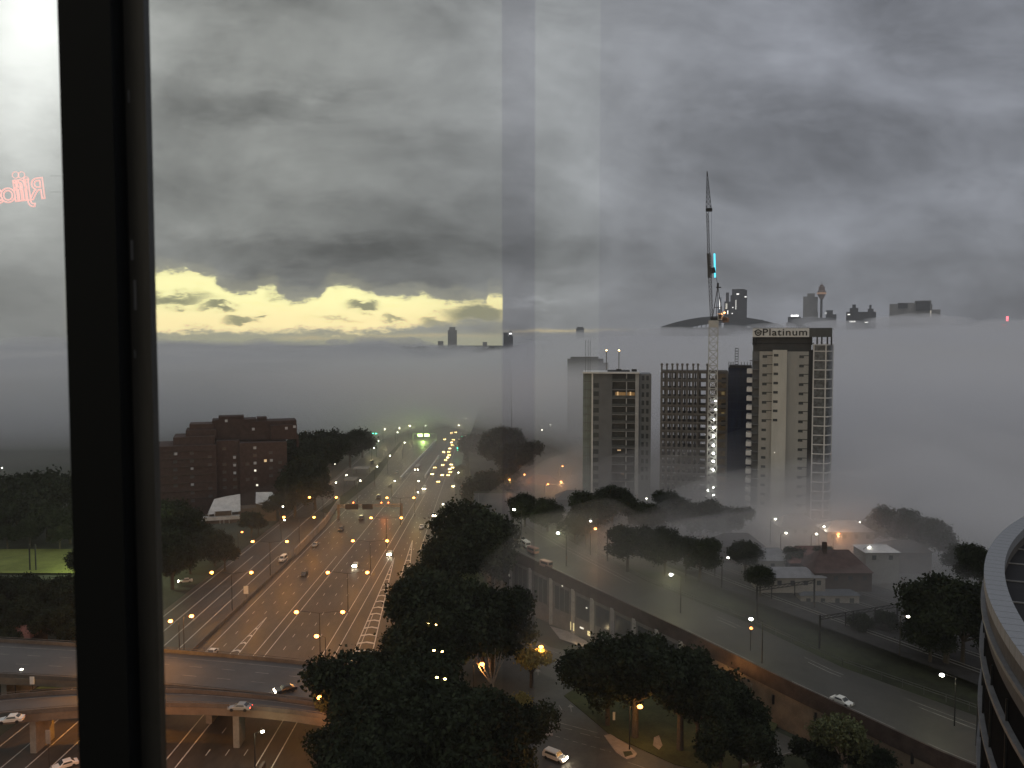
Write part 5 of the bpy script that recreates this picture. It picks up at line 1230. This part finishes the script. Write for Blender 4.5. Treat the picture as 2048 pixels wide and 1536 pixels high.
for kd, a, tp_, bs_, lab in (('big', 1800, 1012, 1120, 'faint rounded tree in the fog right of the beige tower'), ('big', 1850, 1030, 1130, 'faint tree in the fog near the round building'), ('far', 1745, 1035, 1100, 'faintest tree in the fog beside the beige tower'), ('mid', 1925, 1088, 1165, 'foggy bush top left of the stone coping'), ('big2', 1960, 1092, 1190, 'foggy tree partly behind the stone coping'),
                      ('big', 1892, 1145, 1330, 'dark bushy tree left of the round building'), ('mid2', 1925, 1185, 1330, 'dark tree tight against the round building'), ('mid', 1860, 1230, 1330, 'lower dark tree beside the railway tracks'), ('mid', 1770, 1220, 1270, 'low dark tree behind the second gantry'), ('mid', 1720, 1225, 1275, 'low dark tree under the second gantry')):
    tree_px(kd, a, tp_, bs_, lab, 15 if tp_ < 1120 else 9.5, 'trees near the round building')
RG = 'foreground trees before the brown wall'
for kd, a, tp_, bs_, lab in (('big', 1270, 1262, 1475, 'big dark tree at the lower centre below the raised road'), ('big', 1360, 1290, 1500, 'big dark tree right of the lower centre tree'), ('big2', 1215, 1300, 1450, 'dark tree hiding the street left of the lawn'), ('mid2', 1395, 1345, 1505, 'dark tree by the golden lit leaves'),
                      ('tall', 1480, 1362, 1560, 'tall narrow dark tree beside the lit brown wall'), ('tall', 1440, 1385, 1580, 'dense dark tree at the bottom beside the short rail'), ('mid2', 1500, 1440, 1575, 'dark tree edge against the orange lit wall')):
    tree_px(kd, a, tp_, bs_, lab, 0, RG)
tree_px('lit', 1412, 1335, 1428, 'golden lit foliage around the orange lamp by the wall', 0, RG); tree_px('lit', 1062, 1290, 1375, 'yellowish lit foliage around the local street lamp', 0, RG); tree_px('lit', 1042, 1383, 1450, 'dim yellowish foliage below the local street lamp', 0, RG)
tree_px('gum', 1690, 1425, 1580, 'sparse pale shrub tree at the bottom below the raised road', 0, RG)
tree_px('bush', 1640, 1490, 1560, 'low bush at the bottom beside the sparse pale tree', 0, RG); tree_px('bush', 1745, 1500, 1580, 'low bush right of the sparse pale tree', 0, RG)
# forked pale bare tree
c = on(985, 1392, 2); t = thing('bare_tree', 'pale forked bare trunk lit orange by the street lamp', 'tree', (c.x, c.y, 0))
m_ = MB(); m_.cyl((0, 0, 0), (0, 0, 4.5), .38, .3); 
for dx_, dz_, bx_ in ((-3.4, 11.5, -1.6), (-1.2, 12, -.5), (.6, 12.5, .5), (2.0, 11.5, 1.2), (-5, 12.5, -2.6)): m_.cyl((0, 0, 4.3), (bx_, .3, 7.6), .22, .14, 6); m_.cyl((bx_, .3, 7.6), (dx_, .6, dz_), .14, .05, 6); m_.cyl((bx_, .3, 7.6), (dx_ + .9, 1.2, dz_ - 1), .08, .03, 5)
m_.build('trunk', M_barkp, t)
LG = 'dark trees below the brick flats'
for kd, a, tp_, bs_, lab in (('big', 350, 1005, 1125, 'dark tree at the frame edge under the brick flats'), ('big2', 385, 1045, 1120, 'dark tree left of the white-roofed house'), ('big', 430, 1062, 1130, 'wide dark tree before the white-roofed house'), ('mid', 503, 1022, 1072, 'dark tree overlapping the white-roofed house'), ('mid', 517, 1034, 1068, 'dark tree between the two white roofs'),
                      ('big2', 380, 1060, 1145, 'dark tree on the bank above the kerbside car'), ('big', 610, 905, 1010, 'dark tree right of the brick flats'), ('big', 650, 875, 970, 'dark tree beside the two small white lamps'), ('big', 700, 862, 935, 'dark tree left of the far green signals'), ('big2', 630, 935, 1020, 'dark tree above the service lanes'), ('big2', 590, 950, 1035, 'dark tree right of the white-roofed house'),
                      ('far', 668, 860, 930, 'dim tree behind the brick flats corner'), ('far', 725, 858, 915, 'dim tree nearest the far green signals'), ('mid', 450, 1085, 1140, 'low dark tree above the service lane kerb'), ('far', 625, 865, 940, 'dim tree rising right of the brick flats'), ('far', 590, 880, 960, 'dim tree touching the brick flats'),
                      ('mid', 345, 1110, 1165, 'low dark shrub mass beside the frame'), ('mid', 560, 985, 1040, 'dark tree right behind the white-roofed house'), ('big2', 345, 1070, 1175, 'dark tree by the frame above the car')):
    tree_px(kd, a, tp_, bs_, lab, 0, LG)
SG = 'suburb trees left of the black frame'
random.seed(21)
spots = [(10, 950, 1040, 'far'), (60, 955, 1045, 'far'), (110, 940, 1040, 'far'), (150, 960, 1050, 'far'), (35, 990, 1075, 'far'), (95, 1000, 1080, 'far'), (140, 1010, 1085, 'big2'), (-10, 1010, 1085, 'big2'), (60, 1035, 1092, 'big2'), (15, 1050, 1096, 'mid'), (120, 1050, 1097, 'mid'), (20, 1150, 1235, 'big2'), (80, 1160, 1250, 'big2'), (140, 1155, 1250, 'big2'), (50, 1200, 1290, 'big'), (120, 1210, 1300, 'big'), (-15, 1190, 1290, 'big'), (150, 1240, 1310, 'mid'), (10, 1255, 1320, 'mid'), (200, 1090, 1180, 'big2'), (260, 1010, 1110, 'big')]
for i, (a, tp_, bs_, kd) in enumerate(spots):
    tree_px(kd, a, tp_, bs_, ORD[i] + (' dark tree from the top left of the frame, above the lit field' if i < 11 else ' dark tree from the top left of the frame, below the lit field'), 0, SG)
# lit sports field
mb = MB(); mb.poly(zpoly([(-300, 1098), (300, 1098), (300, 1146), (-300, 1146)], .02)); structure('sports_field', mb, M_field)
c = on(230, 1060, 14); t = thing('floodlight', 'floodlight pole behind the black frame beside the green field', 'floodlight', (c.x, c.y, 0)); MB().cyl((0, 0, 0), (0, 0, 14), .2).build('pole', M_dark, t); MB().box(-.8, .8, -.2, .2, 13.6, 14.4).build('lamp_head', M_wh, t); light('flood_light', t, (0, -1.5, 13.5), 30000, (.85, 1, .5), 1)
mb = MB(); mb.poly(zpoly([(70, 1378), (110, 1356), (200, 1352), (200, 1372)], 6.5)); tag(mb.build('grass_verge', M_field), kind='structure')
for i, (a, b) in enumerate(((60, 1100), (72, 1100))):
    c = on(a, 1140, 0); MBx = MB(); MBx.cyl((0, 0, 0), (0, 0, 9), .25); o2 = MBx.build('goal_post', M_dark); o2.location = (c.x, c.y, 0); tag(o2, ('left' if i == 0 else 'right') + ' dark upright goal post on the green field', 'goal post')

# ------------------------------------------------------------------ the window we look through
Yw = .60
t = thing('window_frame', 'thick black vertical window mullion close to the camera, with glass', 'window frame', (0, Yw, CZ - 1.2)); o = t.location
xa, xb, xc = px_x(134, Yw, CZ), px_x(237, Yw, CZ), px_x(314, Yw + .03, CZ)
MB(o).box(xa, xb, Yw, Yw + .02, CZ - 1.2, CZ + 1.2).build('mullion', M_black, t)
MB(o).box(xa + .008, xc, Yw + .0202, Yw + .03, CZ - 1.2, CZ + 1.2).build('rebate', M_blackr, t)
for a, b, c, wd in ((268, 180, 205, 3), (266, 480, 520, 5), (270, 560, 620, 5), (252, 150, 165, 3), (268, 700, 716, 3)):
    ya = Yw + .0198; MB(o).box(px_x(a, ya, CZ), px_x(a + wd, ya, CZ), ya - .0002, ya, zy(c, ya), zy(b, ya)).build('scuff', mat('scuff', (.09, .09, .10), .6, 0), t)
MB(o).box(-1.4, 1.4, Yw - .05, Yw + .12, CZ - 1.3, CZ - 1.2).build('sill', M_black, t); MB(o).box(-1.4, 1.4, Yw - .05, Yw + .12, CZ + 1.2, CZ + 1.3).build('head', M_black, t)
def clear(nm, c):
    m = bpy.data.materials.new(nm); m.use_nodes = True; m.node_tree.nodes.clear(); k = NT(m.node_tree); b = k.n('ShaderNodeBsdfTransparent'); b.inputs[0].default_value = (*c, 1); k.L.new(b.outputs[0], k.n('ShaderNodeOutputMaterial').inputs[0]); return m
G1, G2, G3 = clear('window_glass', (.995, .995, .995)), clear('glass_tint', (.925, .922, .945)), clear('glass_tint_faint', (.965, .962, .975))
yg = Yw + .032
MB(o).box(xc, 1.3, yg, yg + .006, CZ - 1.19, CZ + 1.19).build('glass_pane', G1, t); MB(o).box(-1.3, xa, yg, yg + .006, CZ - 1.19, CZ + 1.19).build('glass_pane', G1, t)
for a, b, g in ((1003, 1070, G2), (1199, 2200, G3)):  # reflection bands on the pane, put in as darker see-through colour
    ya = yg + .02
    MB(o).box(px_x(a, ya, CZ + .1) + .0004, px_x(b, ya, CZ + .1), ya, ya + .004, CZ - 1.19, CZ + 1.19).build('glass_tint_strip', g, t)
# reflection of a pink neon sign, built as lettering on an added hidden pole
Yn = 24.0
pp = at(215, 700, Yn); t = thing('neon_sign', 'pink outlined mirror-writing neon sign against the sky at the left picture edge', 'neon sign', (pp.x, Yn, 0)); o = t.location
MB(o).cyl((pp.x, Yn, 0), (pp.x, Yn, zy(330, Yn)), .12, .10).build('pole', M_dark, t)  # added pole, only there to carry the reflected lettering
for q in (352, 384): MB(o).bar(at(100, q, Yn), at(215, q, Yn), .006).build('bracket', M_steel, t)
tx = bpy.data.curves.new('neon', 'FONT'); tx.body = 'RJffloss'; tx.size = 1.0; tx.fill_mode = 'NONE'; tx.bevel_depth = .024; tx.space_character = .80
tmp = bpy.data.objects.new('tmp', tx); COL.objects.link(tmp); bpy.context.view_layer.update()
me = bpy.data.meshes.new_from_object(tmp.evaluated_get(bpy.context.evaluated_depsgraph_get())); bpy.data.objects.remove(tmp)
me.materials.clear(); me.materials.append(M_neon)
nm_ = bpy.data.objects.new('lettering', me); COL.objects.link(nm_); nm_.parent = t
s_ = 38 / 1640 * Yn / .64
nm_.scale = (-s_ * .95, s_, s_); nm_.rotation_euler = (R(90), R(-6), 0); nm_.location = at(94, 396, Yn) - o
for a, b, r_ in ((31, 350, 6.5), (43, 350, 6.5), (52, 359, 5.5)):
    m_ = MB(o)
    for i in range(16):
        p, q = [at(a + r_ * math.cos(w_), b + r_ * math.sin(w_), Yn) for w_ in (i * math.pi / 8, (i + 1) * math.pi / 8)]
        m_.bar(p, q, .018)
    m_.build('neon_ring', M_neon, t)

# ------------------------------------------------------------------ air: light haze, and the fog bank
def vol_mat(nm, dens, c, aniso=.0):
    m = bpy.data.materials.new(nm); m.use_nodes = True; m.node_tree.nodes.clear(); k = NT(m.node_tree)
    b = k.n('ShaderNodeVolumePrincipled'); b.inputs['Color'].default_value = (*c, 1); b.inputs['Density'].default_value = dens; b.inputs['Anisotropy'].default_value = aniso
    k.L.new(b.outputs[0], k.n('ShaderNodeOutputMaterial').inputs['Volume']); return m
HZ = MB().box(-3600, 3600, -250, 3700, -1.6, 420).build('haze', vol_mat('haze_volume', .00010, (.86, .88, .92), .1)); tag(HZ, kind='stuff')
def top_z(x, y, lift):
    px = 1024 + 1640 * x / 2300.0
    tab = [(-3000, 56), (300, 54), (650, 50), (850, 46), (960, 38), (1010, 42), (1080, 58), (1200, 72), (1300, 93), (1400, 94), (1550, 97), (1700, 98), (1850, 116), (1960, 90), (2050, 74), (2300, 78), (6000, 78)]
    zf = lerp_tab(tab, px)
    zn = lerp_tab([(-60, 62), (90, 69), (200, 68)], x)
    k = min(1, max(0, (y - 420) / 1900.0)); k = k * k * (3 - 2 * k)
    far_w = k * (9.5 * math.sin(x * .0071 + 1.7 * math.sin(x * .0023)) + 7.0 * math.sin(x * .016 + y * .0013 + 1.3 * math.sin(x * .0041)) * (.6 + .4 * math.sin(y * .004)) + 6.5 * math.sin(x * .037 + 2.1 * math.sin(x * .009) + y * .004) + 4.0 * math.sin(x * .075 + y * .007 + 2 * math.sin(x * .017)))
    lift = lift * (1 + .8 * k) + far_w
    wv = math.sin(x * .011 + y * .004) * math.sin(y * .009 - x * .006 + 1.3) * 3.2 + math.sin(x * .037 + 2) * math.sin(y * .031) * 1.3
    return zn + (zf - zn) * k + wv * (1 + k * .6) + lift
def fog(name, dens, lift, front, y_end=3600, xr=3500, c=(.90, .90, .93), floor=-1.0, xl=-9999, xh=9999):
    xs = sorted(set([-xr, -3000, -2200, -1500, -1000, -700, -500] + list(range(-400, 401, 20)) + list(range(-1900, 2001, 40)) + [2200, 2700, 3100, xr]))
    xs = sorted(set([q for q in xs if xl < q < xh] + [q for q in (xl, xh) if abs(q) < 9000]))
    nj = 60; V = []; 
    for x in xs:
        y0, y1 = front(x)
        for j in range(nj + 1):
            t_ = j / nj; y = y0 + (y_end - y0) * t_ ** 2.6; zt_ = top_z(x, y, lift)
            kb = min(1, max(0, (y - y0) / (y1 - y0))); zb_ = zt_ - .02 + (floor - zt_) * kb ** .8
            if y > 1200 : zb_ = floor
            V.append((x, y, zt_)); V.append((x, y, min(zb_, zt_ - .02)))
    W_ = 2 * (nj + 1); Fq = []
    idx = lambda i, j, b: i * W_ + 2 * j + b
    for i in range(len(xs) - 1):
        for j in range(nj):
            Fq.append((idx(i, j, 0), idx(i + 1, j, 0), idx(i + 1, j + 1, 0), idx(i, j + 1, 0))); Fq.append((idx(i, j, 1), idx(i, j + 1, 1), idx(i + 1, j + 1, 1), idx(i + 1, j, 1)))
        for j, s_ in ((0, 1), (nj, -1)):
            q = (idx(i, j, 0), idx(i, j, 1), idx(i + 1, j, 1), idx(i + 1, j, 0)); Fq.append(q if s_ > 0 else q[::-1])
    for i, s_ in ((0, -1), (len(xs) - 1, 1)):
        for j in range(nj):
            q = (idx(i, j, 0), idx(i, j, 1), idx(i, j + 1, 1), idx(i, j + 1, 0)); Fq.append(q if s_ > 0 else q[::-1])
    m_ = MB(); m_.v = V; m_.f = Fq; m_.mi = [0] * len(Fq)
    o = m_.build(name, vol_mat(name + '_volume', dens, c), None, True); tag(o, kind='stuff'); return o
def front_main(x):
    y0 = lerp_tab([(-600, 420), (-120, 430), (-60, 415), (-10, 385), (30, 352), (75, 330), (130, 318), (400, 300)], x)
    y1 = lerp_tab([(-600, 570), (-120, 610), (-60, 760), (10, 600), (40, 470), (75, 400), (130, 360), (400, 340)], x)
    return y0 + 10 * math.sin(x * .05), y1
def front_soft(x):
    a, b = front_main(x); return a - 40 + 12 * math.sin(x * .06 + 1), b + 80
fog('fog_bank', .0058, -1, front_main, c=(.93, .94, .99), xl=0)
fog('fog_bank', .0058, -1, front_main, c=(.84, .85, .90), xl=-160, xh=-.5)
fog('fog_bank', .0058, -1, front_main, c=(.72, .735, .78), xh=-160.5)
fog('fog', .0016, 2, front_soft)
fog('fog', .0010, 4.5, lambda x: (front_main(x)[0] - 20, front_main(x)[1] + 120))
fog('fog_veil', .0005, 7.5, lambda x: (front_main(x)[0] - 60, front_main(x)[1] + 260))
# low mist over the houses and railway
def mound(name, dens, c, r, z0, h, seed=0):
    m_ = MB(); n, k = 32, 8; V = []
    for j in range(k + 1):
        ph = j / k * math.pi
        for i in range(n):
            a = 2 * math.pi * i / n; w_ = 1 + .16 * math.sin(3 * a + seed) + .08 * math.sin(7 * a + seed * 2)
            V.append((c[0] + r[0] * math.sin(ph) * math.cos(a) * w_, c[1] + r[1] * math.sin(ph) * math.sin(a) * w_, z0 + h * math.cos(ph) * (1 + .1 * math.sin(a * 4 + seed))))
    m_.v = V; m_.f = [(j * n + i, j * n + (i + 1) % n, (j + 1) * n + (i + 1) % n, (j + 1) * n + i)[::-1] for j in range(k) for i in range(n)]; m_.mi = [0] * len(m_.f)
    return tag(m_.build(name, vol_mat('mist_volume', dens, (.9, .9, .93)), None, True), kind='stuff')
rs = random.Random(17)
def crest(px):                        # how high the fog crest stands over the horizon in this direction
    return min(680 - (top_z((px - 1024) / F * Y, Y, 4.5) - CZ) / Y * F for Y in range(500, 3400, 100))
for i in range(44):
    px = 60 + i * 47 + rs.uniform(-18, 18); yy = rs.uniform(1300, 2200)
    if 960 < px < 1050: continue
    zc = CZ + (680 - crest(px) + rs.uniform(-5, 2)) / F * yy
    mound('fog_puff', rs.uniform(.004, .010), ((px - 1024) / F * yy, yy), (rs.uniform(22, 85), rs.uniform(40, 80)), zc, rs.uniform(7, 15), i)
mound('mist', .0090, (170, 340), (110, 70), 6, 46, 9)
mound('mist', .0080, (160, 290), (110, 70), 10, 34, 11)
mound('mist', .0065, (125, 305), (115, 66), 8, 40, 1)
mound('mist', .0030, (-2, 385), (62, 55), 10, 42, 13)
mound('mist', .0062, (100, 210), (72, 38), 8, 17, 15)
mound('mist', .0035, (30, 228), (46, 48), 12, 20, 14)
mound('mist', .0085, (60, 320), (80, 50), 6, 36, 2)
mound('mist', .0100, (122, 262), (95, 56), 10, 30, 4)
mound('mist', .0150, (118, 238), (84, 36), 12, 22, 12)
mound('mist', .0016, (-60, 600), (110, 190), -2, 26, 3)
mound('mist', .0022, (-420, 700), (330, 240), 0, 40, 5)
mound('mist', .0030, (260, 430), (200, 110), 14, 46, 6)
mound('mist', .00055, (-66, 300), (62, 150), 0, 24, 7)
